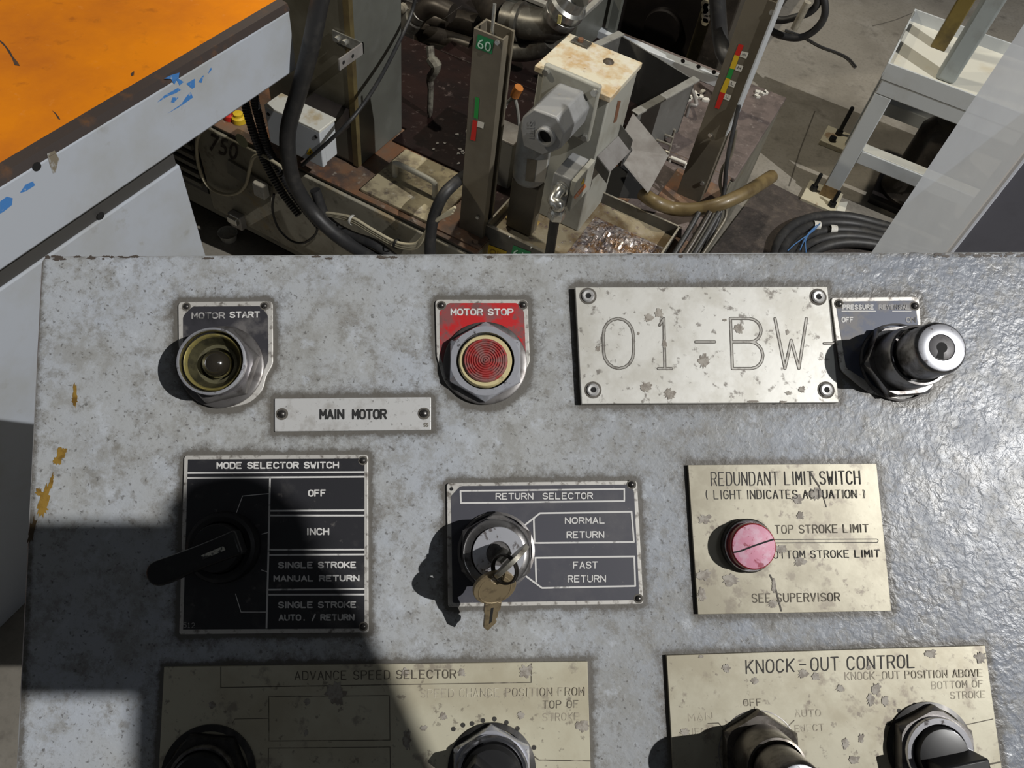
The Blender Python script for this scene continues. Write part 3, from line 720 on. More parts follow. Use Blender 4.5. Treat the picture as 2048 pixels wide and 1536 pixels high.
# --- lower left: black nut of the advance speed switch
h = .0095; O = at_face(408, 1556, h); s_ = pxm(408, 1556, h); R = 64 * s_
t = thing('selector_switch', 'black hex nut control on the shaded end of the ADVANCE SPEED SELECTOR plate', 'selector switch', O)
obj('washer', MB().lathe(O, N, [(R * 1.5, .0022), (R * 1.5, .0034), (R * 1.3, .0040)], 56), m_nut_black, t)
obj('hex_nut', MB().hexnut(O, N, R * 1.40, .004, h, R * .9, .95), m_nut_black, t)
obj('bezel', MB().lathe(O, N, [(R * 1.04, h - .002), (R * 1.04, h + .004), (R * 1.0, h + .0052), (R * .93, h + .005), (R * .90, h + .003)], 56), m_chrome_dark, t)
obj('knob', MB().lathe(O, N, [(R * .89, h), (R * .88, h + .007), (R * .8, h + .009), (.00005, h + .0095)], 48), m_black_plastic, t)
# --- lower middle: silver nut of the speed change knob
h = .0105; O = at_face(984, 1548, h); s_ = pxm(984, 1548, h); R = 66 * s_
t = thing('selector_switch', 'silver hex nut knob at STROKE on the ADVANCE SPEED SELECTOR plate', 'selector switch', O)
obj('washer', MB().lathe(O, N, [(R * 1.36, .0022), (R * 1.36, .0032), (R * 1.2, .0038)], 56), m_nut_black, t)
obj('hex_nut', MB().hexnut(O, N, R * 1.34, .0036, h - .002, R * .9, .55), m_satin, t)
obj('bezel', MB().lathe(O, N, [(R * 1.12, h - .003), (R * 1.12, h), (R * 1.06, h + .0012), (R * .96, h + .0010), (R * .92, h - .001)], 56), m_chrome, t)
obj('knob', MB().lathe(O, N, [(R * .91, h - .004), (R * .90, h + .004), (R * .80, h + .006), (R * .6, h + .0062), (.00005, h + .0062)], 48), m_black_plastic, t)
g_ = MB(); a_ = (U * .8 - V * .6).normalized(); b_ = N.cross(a_)
oc = O + N * (h + .005)
g_.hexa([oc + a_ * R * .8 + b_ * .0045, oc - a_ * R * .8 + b_ * .0045, oc - a_ * R * .8 - b_ * .0045, oc + a_ * R * .8 - b_ * .0045], [oc + N * .012 + a_ * R * .8 + b_ * .003, oc + N * .012 - a_ * R * .8 + b_ * .003, oc + N * .012 - a_ * R * .8 - b_ * .003, oc + N * .012 + a_ * R * .8 - b_ * .003])
obj('grip', g_, m_black_plastic, t, bevel=.001)
# --- lower right: grip knob on the knock-out plate
h = .0125; O = at_face(1882, 1508, h); s_ = pxm(1882, 1508, h); R = 66 * s_
t = thing('selector_switch', 'black grip knob in a silver nut at the right of the KNOCK-OUT CONTROL plate', 'selector switch', O)
obj('washer', MB().lathe(O, N, [(R * 1.34, .0024), (R * 1.34, .0034), (R * 1.2, .0040)], 56), m_nut_black, t)
obj('hex_nut', MB().hexnut(O, N, R * 1.30, .0038, .0098, R * .9, .45), m_nut_grey, t)
obj('bezel', MB().lathe(O, N, [(R * 1.02, .009), (R * 1.03, h - .001), (R * 1.0, h), (R * .84, h), (R * .80, h - .0015)], 56), m_chrome, t)
obj('knob', MB().lathe(O, N, [(R * .78, h - .004), (R * .78, h + .001), (R * .74, h + .0035), (R * .5, h + .0042), (.00005, h + .0042)], 48), m_black_plastic, t)
a_ = (U * .985 + V * .17).normalized(); b_ = N.cross(a_); oc = O + N * (h + .001) + a_ * R * .12 - b_ * R * .25
g_ = MB().hexa([oc + a_ * R * .72 + b_ * .0052, oc - a_ * R * .72 + b_ * .0052, oc - a_ * R * .72 - b_ * .0052, oc + a_ * R * .72 - b_ * .0052], [oc + N * .015 + a_ * R * .76 + b_ * .0042, oc + N * .015 - a_ * R * .66 + b_ * .0042, oc + N * .015 - a_ * R * .66 - b_ * .0042, oc + N * .015 + a_ * R * .76 - b_ * .0042])
obj('grip', g_, m_black_plastic, t, bevel=.0009)

# ================================================================== OPERATOR PANEL: the console itself
QUAD = [(86, 514), (2260, 504), (2345, 1760), (24, 1760)]
NX, NY = 340, 190
gx = np.linspace(0, 1, NX); gy = np.linspace(0, 1, NY)
GX, GY = np.meshgrid(gx, gy)
q = np.array(QUAD, float)
px_ = (q[0, 0] * (1 - GX) + q[1, 0] * GX) * (1 - GY) + (q[3, 0] * (1 - GX) + q[2, 0] * GX) * GY
py_ = (q[0, 1] * (1 - GX) + q[1, 1] * GX) * (1 - GY) + (q[3, 1] * (1 - GX) + q[2, 1] * GX) * GY
rc = 13.0                                                 # rounded top-left corner
cxr, cyr = q[0, 0] + rc, q[0, 1] + rc
mk = (px_ < cxr) & (py_ < cyr)
dd = np.hypot(px_ - cxr, py_ - cyr); dd[dd == 0] = 1
over = mk & (dd > rc)
px_[over] = (cxr + (px_ - cxr) * rc / dd)[over]; py_[over] = (cyr + (py_ - cyr) * rc / dd)[over]
def seg_dist(X, Y, poly):
    best = np.full(X.shape, 1e9)
    for i in range(len(poly)):
        x0, y0 = poly[i - 1]; x1, y1 = poly[i]
        dx, dy = x1 - x0, y1 - y0; l2 = dx * dx + dy * dy + 1e-9
        tt = np.clip(((X - x0) * dx + (Y - y0) * dy) / l2, 0, 1)
        best = np.minimum(best, np.hypot(X - x0 - tt * dx, Y - y0 - tt * dy))
    return best
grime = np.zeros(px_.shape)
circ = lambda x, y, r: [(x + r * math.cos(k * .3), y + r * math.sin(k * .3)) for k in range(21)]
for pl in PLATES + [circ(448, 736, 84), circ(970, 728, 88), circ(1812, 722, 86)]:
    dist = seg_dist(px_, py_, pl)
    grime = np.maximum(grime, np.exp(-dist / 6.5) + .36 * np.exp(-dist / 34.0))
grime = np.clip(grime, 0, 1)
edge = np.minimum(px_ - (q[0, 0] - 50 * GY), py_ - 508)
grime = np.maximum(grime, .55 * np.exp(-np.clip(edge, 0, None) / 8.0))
sm = lambda e0, e1, x: np.clip((x - e0) / (e1 - e0), 0, 1) ** 2 * (3 - 2 * np.clip((x - e0) / (e1 - e0), 0, 1))
peel = np.maximum(sm(1250, 1900, px_), .55 * sm(980, 1500, px_))
verts = []
rx = np.stack([(px_ - CX) / F, (py_ - CY) / F, np.ones_like(px_)], -1) @ np.array(ROT).T
W3 = np.array(EYE) + rx * (D / (rx @ np.array(N_IN)))[..., None]
verts = [tuple(v) for v in W3.reshape(-1, 3)]
faces = [(j * NX + i, (j + 1) * NX + i, (j + 1) * NX + i + 1, j * NX + i + 1) for j in range(NY - 1) for i in range(NX - 1)]
PC = PP(1100, 1100)
cons = thing('control_console', 'grey painted sloping control console covered in grime and stains', 'control console', Vector((PC.x, PC.y, 0)))
me = bpy.data.meshes.new('panel_face')
off = Vector(cons['_o'])
me.from_pydata([tuple(Vector(v) - off) for v in verts], [], faces)
for nm, arr in (('grime', grime), ('peel', peel)):
    at_ = me.attributes.new(nm, 'FLOAT', 'POINT'); at_.data.foreach_set('value', arr.reshape(-1).astype(np.float32))
for p in me.polygons: p.use_smooth = True

pm = bpy.data.materials.new('stained grey paint'); pm.use_nodes = True
nt = pm.node_tree; nd = nt.nodes; lk = nt.links; bs = nd['Principled BSDF']
tc = nd.new('ShaderNodeTexCoord')
def noise(scale, detail=6, rough=.6, stretch=(1, 1, 1), loc=(0, 0, 0), dist=0):
    mp = nd.new('ShaderNodeMapping'); mp.inputs['Scale'].default_value = stretch; mp.inputs['Location'].default_value = loc
    lk.new(tc.outputs['Object'], mp.inputs[0])
    n = nd.new('ShaderNodeTexNoise'); n.inputs['Scale'].default_value = scale; n.inputs['Detail'].default_value = detail; n.inputs['Roughness'].default_value = rough; n.inputs['Distortion'].default_value = dist
    lk.new(mp.outputs[0], n.inputs['Vector']); return n.outputs[0]
def ramp(sock, lo, hi, a=0., b=1.):
    r = nd.new('ShaderNodeMapRange'); r.inputs[1].default_value = lo; r.inputs[2].default_value = hi; r.inputs[3].default_value = a; r.inputs[4].default_value = b
    lk.new(sock, r.inputs[0]); return r.outputs[0]
def mixc(fac, a, b):
    m = nd.new('ShaderNodeMix'); m.data_type = 'RGBA'
    lk.new(fac, m.inputs[0])
    for s_, v in ((6, a), (7, b)):
        if isinstance(v, tuple): m.inputs[s_].default_value = (*v, 1)
        else: lk.new(v, m.inputs[s_])
    return m.outputs[2]
def math_(op, a, b):
    m = nd.new('ShaderNodeMath'); m.operation = op
    for i, v in enumerate((a, b)):
        if isinstance(v, (int, float)): m.inputs[i].default_value = v
        else: lk.new(v, m.inputs[i])
    return m.outputs[0]
def attr(n):
    a = nd.new('ShaderNodeAttribute'); a.attribute_name = n; return a.outputs['Fac']
G_, P_ = attr('grime'), attr('peel')
c = mixc(ramp(noise(9, 4), .42, .62), (0.395, 0.405, 0.405), (0.42, 0.45, 0.495))
c = mixc(P_, c, (0.205, 0.225, 0.265))
c = mixc(ramp(noise(38, 10, .78), .49, .60, 0, .62), c, (0.27, 0.265, 0.245))
c = mixc(ramp(noise(110, 10, .8, loc=(3, 1, 2)), .52, .60, 0, .55), c, (0.20, 0.19, 0.17))
c = mixc(ramp(noise(70, 8, .7, loc=(5, 5, 1)), .56, .66, 0, .65), c, (0.50, 0.53, 0.57))
c = mixc(ramp(noise(22, 10, .82, loc=(1, 8, 3)), .555, .64, 0, .62), c, (0.19, 0.175, 0.15))
c = mixc(ramp(noise(420, 3, .5, loc=(2, 4, 9)), .63, .70, 0, .7), c, (0.10, 0.095, 0.09))
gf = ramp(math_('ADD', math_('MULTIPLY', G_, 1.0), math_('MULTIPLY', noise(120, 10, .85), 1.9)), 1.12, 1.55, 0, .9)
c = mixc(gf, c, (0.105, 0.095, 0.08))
lk.new(c, bs.inputs['Base Color'])
ro = math_('ADD', ramp(P_, 0, 1, .52, .36), ramp(noise(60, 5), .4, .7, -.04, .10))
lk.new(ro, bs.inputs['Roughness']); bs.inputs['Specular IOR Level'].default_value = .38
bp1 = nd.new('ShaderNodeBump'); bp1.inputs['Distance'].default_value = .0012
lk.new(ramp(P_, 0, 1, .05, .42), bp1.inputs['Strength']); lk.new(noise(230, 3, .5, dist=.5), bp1.inputs['Height'])
bp2 = nd.new('ShaderNodeBump'); bp2.inputs['Distance'].default_value = .0004; bp2.inputs['Strength'].default_value = .35
lk.new(noise(420, 3), bp2.inputs['Height']); lk.new(bp1.outputs[0], bp2.inputs['Normal']); lk.new(bp2.outputs[0], bs.inputs['Normal'])
me.materials.append(pm)
po = bpy.data.objects.new('panel_face', me); COL.objects.link(po); po.parent = cons
# folded rim and housing behind the face
bd = [(0, i) for i in range(NX)] + [(j, NX - 1) for j in range(1, NY)] + [(NY - 1, i) for i in range(NX - 2, -1, -1)] + [(j, 0) for j in range(NY - 2, 0, -1)]
ctr = PP(1180, 1130)
l0 = [Vector(W3[j, i]) for j, i in bd]
def outw(p, o, dn):
    d_ = (p - ctr); d_ = (d_ - N * d_.dot(N)).normalized(); return p + d_ * o - N * dn
rings = [l0, [outw(p, .0007, .0004) for p in l0], [outw(p, .0011, .0014) for p in l0], [outw(p, .0011, .20) for p in l0]]
n = len(l0); rim = MB()
rim.add([v for r_ in rings for v in r_], [(i * n + k_, i * n + (k_ + 1) % n, (i + 1) * n + (k_ + 1) % n, (i + 1) * n + k_) for i in range(3) for k_ in range(n)] + [tuple(3 * n + k_ for k_ in range(n))])
m_rim = M('edge paint', (0.50, 0.515, 0.52), .45, 0, [((0.22, 0.21, 0.19), 60, .5, .68, .8), ((0.05, 0.045, 0.04), 110, .60, .68, .95)])
obj('housing', rim, m_rim, cons)
pd = Vector((off.x, off.y, 0))
obj('pedestal', MB().box(pd.x - .11, pd.x + .11, pd.y - .02, pd.y + .16, 0, PC.z - .22), m_rim, cons, bevel=.004)
# ochre paint runs near the left edge and chipped paint on the top edge
m_ochre = M('ochre run', (0.29, 0.175, 0.035), .4, 0, [((0.14, 0.075, 0.015), 120, .46, .60, .85)])
def blob(cx_, cy_, rx_, ry_, seed, lean=0.0):
    rnd = random.Random(seed); pts = []
    for k_ in range(26):
        a = 2 * math.pi * k_ / 26; f_ = .6 + .6 * rnd.random()
        y_ = math.sin(a) * ry_ * f_
        pts.append((cx_ + math.cos(a) * rx_ * f_ + lean * y_, cy_ + y_))
    return pts
for i, (x, y, a, b2, le) in enumerate(((150, 792, 4.5, 24, 0), (149, 800, 6, 9, 0), (121, 910, 8, 20, -.2), (114, 922, 9, 8, 0), (129, 902, 6, 6, 0), (103, 962, 4, 16, -.2), (88, 1000, 10, 34, -.28), (78, 985, 8, 9, 0), (85, 1015, 11, 18, 0))):
    obj('paint_run', face(MB(), blob(x, y, a, b2, i, le)[::-1], .0002 + i * 1e-5), m_ochre, cons)
m_rustrun = M('brown run', (0.07, 0.045, 0.02), .5)
obj('rust_run', face(MB(), blob(64, 1062, 7, 30, 31, -.22)[::-1], .0002), m_rustrun, cons)
m_chip = M('bare chip', (0.075, 0.06, 0.05), .6)
rnd = random.Random(5)
for i in range(46):
    x = 95 + 170 * rnd.random() ** 1.4 if i < 14 else (1860 + 190 * rnd.random() if i < 34 else 100 + 1900 * rnd.random())
    obj('paint_chip', face(MB(), blob(x, 513 - .003 * (x - 86) + 6 * rnd.random() ** 2, 3 + 9 * rnd.random(), 1.2 + 2.2 * rnd.random(), 100 + i)[::-1], .00018 + i * 1e-6), m_chip, cons)

# ================================================================== SHOP FLOOR
m_concrete = M('worn concrete', (0.235, 0.215, 0.18), .75, 0, [((0.15, 0.135, 0.11), 2.2, .45, .65, .8), ((0.30, 0.28, 0.245), 5, .52, .7, .7), ((0.09, 0.08, 0.065), 14, .58, .72, .7), ((0.13, 0.12, 0.10), 90, .5, .7, .5)], (120, .2, .001))
m_tank = M('tank paint olive grey', (0.20, 0.19, 0.155), .5, 0, [((0.10, 0.09, 0.07), 9, .48, .68, .8), ((0.22, 0.15, 0.07), 16, .60, .74, .7), ((0.05, 0.045, 0.04), 40, .6, .72, .6)])
m_tanktop = M('oily tank top', (0.16, 0.105, 0.07), .45, 0, [((0.23, 0.10, 0.045), 8, .45, .60, .8), ((0.07, 0.055, 0.05), 20, .48, .64, .85), ((0.33, 0.29, 0.24), 45, .60, .70, .7)], (60, .3, .002))
m_purple = M('caked grime', (0.135, 0.105, 0.095), .7, 0, [((0.07, 0.055, 0.05), 22, .45, .65, .85), ((0.26, 0.22, 0.20), 60, .58, .7, .7)], (70, .6, .004))
m_maroon = M('oil soaked pan', (0.014, 0.006, 0.005), .5, 0, [((0.007, 0.004, 0.004), 9, .4, .6, .9), ((0.08, 0.06, 0.055), 50, .60, .70, .7)], (40, .3, .003), spec=.25)  # oily maroon, darkened so the colour carries the shade of the pit
m_col = M('grey green enamel', (0.125, 0.13, 0.115), .38, 0, [((0.08, 0.08, 0.07), 4, .45, .65, .7), ((0.17, 0.175, 0.165), 8, .55, .72, .5)])
m_col_brown = M('oily enamel', (0.105, 0.10, 0.08), .4, 0, [((0.055, 0.05, 0.035), 5, .45, .65, .8)])
m_post = M('oily brown steel', (0.165, 0.145, 0.11), .42, .2, [((0.11, 0.095, 0.07), 10, .45, .68, .7), ((0.16, 0.15, 0.125), 40, .60, .72, .5)])
m_post_edge = M('post flange', (0.25, 0.255, 0.25), .45, .2, [((0.14, 0.14, 0.13), 30, .5, .7, .7)])
m_sep = M('cream grey enamel', (0.36, 0.36, 0.32), .45, 0, [((0.25, 0.235, 0.19), 12, .50, .68, .7), ((0.20, 0.13, 0.07), 30, .66, .76, .6)])
m_lid_rusty = M('rust stained lid', (0.60, 0.56, 0.44), .45, 0, [((0.46, 0.30, 0.13), 22, .46, .62, .8), ((0.62, 0.60, 0.54), 40, .52, .66, .6), ((0.10, 0.06, 0.04), 60, .66, .72, .9), ((0.09, 0.08, 0.10), 32, .69, .73, .9)])
m_cast = M('cast aluminium grey', (0.29, 0.295, 0.30), .45, .15, [((0.20, 0.20, 0.195), 30, .5, .7, .6), ((0.36, 0.33, 0.26), 60, .62, .74, .6)])
m_motor = M('motor paint', (0.30, 0.31, 0.31), .42, .1, [((0.20, 0.19, 0.165), 24, .5, .66, .8)])
m_pipe = M('dirty pipe', (0.13, 0.125, 0.11), .4, .6, [((0.06, 0.05, 0.04), 22, .45, .65, .85), ((0.26, 0.25, 0.22), 70, .58, .72, .6)])
m_pipe_dark = M('black oily pipe', (0.05, 0.042, 0.034), .4, .4, [((0.02, 0.017, 0.015), 24, .45, .65, .8), ((0.13, 0.11, 0.09), 60, .62, .74, .6)])
m_zinc = M('zinc fitting', (0.60, 0.60, 0.57), .25, .85, [((0.30, 0.27, 0.21), 120, .52, .68, .7)])
m_steel = M('bare sheet steel', (0.34, 0.325, 0.31), .42, .3, [((0.22, 0.20, 0.185), 14, .46, .66, .8), ((0.42, 0.41, 0.40), 30, .55, .7, .5)])
m_bin = M('dull bin steel', (0.175, 0.175, 0.165), .5, .2, [((0.11, 0.105, 0.095), 9, .45, .66, .7), ((0.24, 0.24, 0.23), 40, .58, .72, .5)])
m_binrim = M('bin rim', (0.27, 0.265, 0.24), .55, 0, [((0.17, 0.16, 0.14), 40, .5, .68, .7)])
m_tray = M('tray steel', (0.115, 0.112, 0.10), .4, .3, [((0.07, 0.065, 0.055), 18, .45, .66, .8)])
m_trayfloor = M('oily tray floor', (0.30, 0.255, 0.17), .3, 0, [((0.13, 0.085, 0.04), 9, .44, .60, .9), ((0.36, 0.31, 0.24), 20, .55, .68, .8), ((0.12, 0.08, 0.08), 60, .56, .66, .8), ((0.36, 0.34, 0.35), 130, .62, .70, .8)], (70, .4, .002), coat=.4)
m_chips = M('wet swarf', (0.36, 0.32, 0.30), .25, .3, [((0.20, 0.10, 0.03), 40, .42, .58, .9), ((0.10, 0.08, 0.09), 90, .50, .62, .9), ((0.75, 0.73, 0.72), 160, .60, .66, .9)], (140, .9, .004), coat=.5)
m_ochreplate = M('oil stained foot', (0.42, 0.30, 0.10), .4, 0, [((0.20, 0.11, 0.03), 30, .48, .64, .8)])
m_frame = M('pale grey frame paint', (0.46, 0.485, 0.50), .45, 0, [((0.36, 0.36, 0.34), 10, .52, .7, .5), ((0.28, 0.20, 0.10), 40, .70, .78, .6)])
m_shelf = M('cream shelf paint', (0.58, 0.57, 0.50), .45, 0, [((0.48, 0.42, 0.30), 10, .55, .72, .6)])
m_base = M('grimy base plate', (0.50, 0.46, 0.34), .5, 0, [((0.22, 0.12, 0.05), 30, .56, .68, .8)])
m_rustfoot = M('rusty leg foot', (0.20, 0.13, 0.055), .6, 0, [((0.10, 0.06, 0.025), 60, .45, .65, .8)])
m_blackbolt = M('black bolt', (0.03, 0.03, 0.03), .4, .7)
m_rubber = M('black rubber', (0.022, 0.022, 0.023), .5, 0, [((0.055, 0.052, 0.048), 40, .5, .72, .7)])
m_conduit = M('ribbed conduit', (0.014, 0.014, 0.015), .32)
m_cream = M('cream cable', (0.50, 0.45, 0.32), .5, 0, [((0.30, 0.25, 0.16), 60, .55, .7, .7)])
m_amber = M('amber hose', (0.155, 0.112, 0.048), .45, 0, [((0.09, 0.06, 0.025), 30, .46, .62, .7)], coat=.1)
m_blue_string = M('blue string', (0.06, 0.16, 0.36), .7)
m_tape = M('white tape', (0.55, 0.54, 0.50), .5, 0, [((0.25, 0.24, 0.22), 80, .55, .7, .7)])
m_jb = M('white box enamel', (0.50, 0.525, 0.55), .4, 0, [((0.42, 0.42, 0.40), 18, .56, .7, .5)])
m_jbtop = M('stained box lid', (0.66, 0.65, 0.58), .4, 0, [((0.42, 0.30, 0.12), 20, .55, .68, .7)])
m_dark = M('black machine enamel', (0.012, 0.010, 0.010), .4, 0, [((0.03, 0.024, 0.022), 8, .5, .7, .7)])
m_orange = M('orange enamel', (0.66, 0.205, 0.006), .42, 0, [((0.44, 0.125, 0.014), 3.2, .42, .62, .85), ((0.30, 0.09, 0.012), 26, .60, .72, .6), ((0.66, 0.26, 0.06), 50, .62, .74, .4)], (160, .12, .001), spec=.2)
m_edgestrip = M('worn dark edge', (0.045, 0.034, 0.03), .5, 0, [((0.13, 0.06, 0.025), 30, .55, .7, .7)])
m_beam = M('pale blue grey enamel', (0.47, 0.505, 0.56), .42, 0, [((0.40, 0.41, 0.40), 5, .48, .66, .7), ((0.30, 0.285, 0.25), 22, .64, .76, .6)])
m_bluescuff = M('blue under paint', (0.06, 0.22, 0.55), .5, 0, [((0.40, 0.45, 0.5), 140, .58, .64, .9)])
m_brownrun = M('brown run stain', (0.22, 0.19, 0.14), .5, 0, [((0.46, 0.48, 0.49), 60, .46, .58, .9)])
m_yellow = M('yellow label', (0.62, 0.42, 0.02), .5)
m_green = M('green label', (0.015, 0.20, 0.07), .45)
m_greentape = M('green tape', (0.02, 0.26, 0.05), .45)
m_redtape = M('red tape', (0.52, 0.02, 0.012), .45)
m_whitelabel = M('white label', (0.62, 0.60, 0.54), .5)
m_mint = M('pale mint print', (0.55, 0.78, 0.68), .5)
m_cab = M('slate cabinet', (0.105, 0.105, 0.125), .5, 0, [((0.085, 0.085, 0.10), 30, .5, .7, .6)])

o = MB().add([(-6, -3, 0), (6, -3, 0), (6, 9, 0), (-6, 9, 0)], [(0, 1, 2, 3)])
fl = struct(obj('floor', o, m_concrete)); tag(fl, 'stained bare concrete shop floor', 'floor', kind='structure')
crk = MB()
for pts in ([(1630, 222), (1600, 300), (1578, 372)], [(1745, 52), (1790, 40), (1840, 20)]):
    P_s = [onz(x, y, .0008) for x, y in pts]
    for i in range(len(P_s) - 1):
        d_ = (P_s[i + 1] - P_s[i]).normalized().cross(Vector((0, 0, 1))) * .0022
        crk.add([P_s[i] + d_, P_s[i + 1] + d_, P_s[i + 1] - d_, P_s[i] - d_], [(0, 1, 2, 3)])
    obj('floor_crack', crk, M('crack', (0.09, 0.08, 0.065), .9), fl); crk = MB()

ZT = .375; FB = 1.0409                                   # tank top height, tank front
def onface(b):
    return lambda x, y: onb(x, y, b)
def tapes(parent, name, px_poly, P, mat, lift=Vector((0, -.0006, 0))):
    return obj(name, MB().add([P(x, y) + lift for x, y in px_poly], [tuple(range(len(px_poly)))[::-1]]), mat, parent)

# ------------------------------------------------------------------ coolant tank with the number 750
t = thing('coolant_tank', 'long oily coolant tank with stencilled 750 on its front', 'tank', Vector((-.85, 1.3, 0)))
RB = 2.045
LS = [(-1.75, FB), (-.528, FB), (-.528, 1.115), (-.165, 1.115), (-.165, 1.62), (-1.75, 1.62)]
obj('body', MB().prism([(x, y, .07) for x, y in LS], (0, 0, ZT - .074)), m_tank, t, bevel=.004)
obj('skid', MB().box(-1.70, -.56, FB + .05, 1.56, 0, .07), m_dark, t)
obj('top_plate', MB().prism([(x, y - (.004 if y < 1.1 else 0), ZT - .004) for x, y in LS], (0, 0, .004)), m_tanktop, t, bevel=.001)
seam_t = onb(412, 300, FB); seam_b = onb(444, 424, FB)
obj('door_panel', MB().box(-1.292, -.535, FB - .010, FB, .10, ZT - .012), M('cover plate grey', (0.33, 0.305, 0.24), .5, 0, [((0.20, 0.18, 0.13), 8, .45, .62, .8), ((0.36, 0.25, 0.11), 14, .58, .70, .6), ((0.10, 0.09, 0.07), 50, .58, .68, .6)]), t, bevel=.003)  # tank paint made lighter here, painting in light the lamps do not bring
obj('stencil_number', letters(MB(), '750', [(422, 266), (478, 290), (473, 323), (417, 300)], lambda x, y: onb(x, y, FB - .0112), .012), M('stencil paint', (0.04, 0.025, 0.018), .7, 0, [((0.13, 0.12, 0.1), 60, .56, .62, .8)]), t)
c_ = onb(480, 435, FB - .010)
lt = obj('latch', MB().box(c_.x - .020, c_.x + .020, FB - .030, FB - .010, c_.z - .022, c_.z + .020), m_steel, t, bevel=.003)
obj('latch_lever', MB().box(c_.x - .012, c_.x + .018, FB - .042, FB - .030, c_.z + .002, c_.z + .022), m_zinc, lt, bevel=.002)
c_ = onb(532, 370, FB - .010)
br = obj('hinge_strip', MB().hexa([onb(458, 318, FB - .011), onb(545, 372, FB - .011), onb(545, 400, FB - .011), onb(458, 344, FB - .011)], [p + Vector((0, -.005, 0)) for p in (onb(458, 318, FB - .011), onb(545, 372, FB - .011), onb(545, 400, FB - .011), onb(458, 344, FB - .011))]), m_tank, t)
obj('clip', MB().box(c_.x - .018, c_.x + .014, FB - .036, FB - .016, c_.z - .022, c_.z + .016), m_tape, br, bevel=.003)
c_ = onb(484, 281, FB - .010)
obj('round_sticker', MB().lathe(c_, (0, -1, 0), [(.017, .0012), (.00005, .0013)], 20), M('faded sticker', (0.36, 0.36, 0.22), .6), t)
tapes(t, 'green_label', [(762, 424), (787, 434), (786, 452), (761, 441)], onface(FB - .0005), m_green)
vent = MB()
obj('vent_panel', MB().box(-1.47, -1.30, FB - .006, FB, .14, .34), m_dark, t)
for k_ in range(6):
    obj('vent_slat', MB().box(-1.46, -1.31, FB - .014, FB - .006, .16 + .028 * k_, .172 + .028 * k_), m_tank, t)
obj('caked_grime', MB().box(-.335, -.167, 1.345, 1.616, ZT, ZT + .0008), m_purple, t)
obj('sump_opening', MB().prism([onz(x, y, ZT + .0002) for x, y in ((1212, 345), (1262, 318), (1300, 375), (1278, 398), (1190, 392))], (0, 0, .0009)), m_hole, t)
# caked tank behind, under the right post
t = thing('settling_tank', 'low tank with caked brown grime on top, behind the right post', 'tank', Vector((-.4, 1.83, 0)))
obj('body', MB().box(-1.0, -.160, 1.622, RB, 0, ZT - .012), m_tank, t, bevel=.003)
obj('caked_lid', MB().box(-1.0, -.156, 1.622, RB, ZT - .012, ZT - .0002), m_purple, t, bevel=.003)
# oily pan between column and posts; shade is painted into its dark colour
obj_ = obj('shaded_oil_pan', MB().prism([(-.875, 1.235, ZT + .0005), (-.63, 1.235, ZT + .0005), (-.63, 1.16, ZT + .0005), (-.55, 1.16, ZT + .0005), (-.55, 1.62, ZT + .0005), (-1.5, 1.62, ZT + .0005), (-1.5, 1.29, ZT + .0005), (-.875, 1.29, ZT + .0005)], (0, 0, .0055)).box(-.995, -.45, 1.622, 2.0, ZT + .0005, ZT + .006), m_maroon, None, bevel=.002)
tag(obj_, 'maroon oily pan floor between the grey column and post 60, painted dark for shade', 'pan')
rnd = random.Random(11)
for k_ in range(16):
    x = -.80 + .16 * rnd.random(); y = 1.245 + .07 * rnd.random() if k_ < 12 else 1.30 + .25 * rnd.random()
    pts = [(x + math.cos(a * .9) * .004 * (.5 + rnd.random()), y + math.sin(a * .9) * .004 * (.5 + rnd.random()), ZT + .0065) for a in range(7)]
    tag(obj('metal_chip', MB().prism(pts, (0, 0, .002)), m_steel), 'small bright metal chip lying on the dark oily pan', 'chip', 'metal chips on the oily pan')

# ------------------------------------------------------------------ grey column
CA, CB = -.881, 1.115
t = thing('machine_column', 'tall grey sheet metal column behind the white junction box', 'machine column', Vector((-.98, 1.2, ZT)))
obj('body', MB().box(CA - .235, CA, CB, 1.283, ZT, 1.35), m_col, t, bevel=.004)
obj('front_cover', MB().box(CA - .232, CA - .012, CB - .004, CB, ZT + .01, 1.34), m_col_brown, t, bevel=.0015)
obj('corner_trim', MB().box(CA - .012, CA + .002, CB - .006, CB + .006, ZT + .005, 1.34), M('yellowed edge', (0.12, 0.095, 0.04), .5, 0, [((0.06, 0.04, 0.02), 20, .45, .65, .8)]), t)
# angle bracket
p1, p2 = onb(666, 60, CB - .006), onb(727, 84, CB - .006)
t = thing('angle_bracket', 'bare metal angle bracket bolted across the column corner', 'bracket', p1)
zb = (p1.z + p2.z) / 2
obj('leg', MB().box(p1.x, p2.x, CB - .009, CB - .006, zb - .022, zb), m_zinc, t)
p3 = onz(675, 118, zb)
obj('leg', MB().box(p2.x - .003, p2.x, p3.y, CB - .006, zb - .022, zb), m_steel, t)
for x in (p1.x + .012, p1.x + .030):
    b_ = obj('bolt', MB().hexnut(Vector((x, CB - .009, zb - .013)), (0, -1, 0), .0055, 0, .006), m_zinc, t)
for y in (p3.y + .012, p3.y + .040):
    obj('bolt_hole', MB().lathe(Vector((p2.x + .0002, y, zb - .011)), (1, 0, 0), [(.004, 0), (.00005, .0001)], 14), m_hole, t)

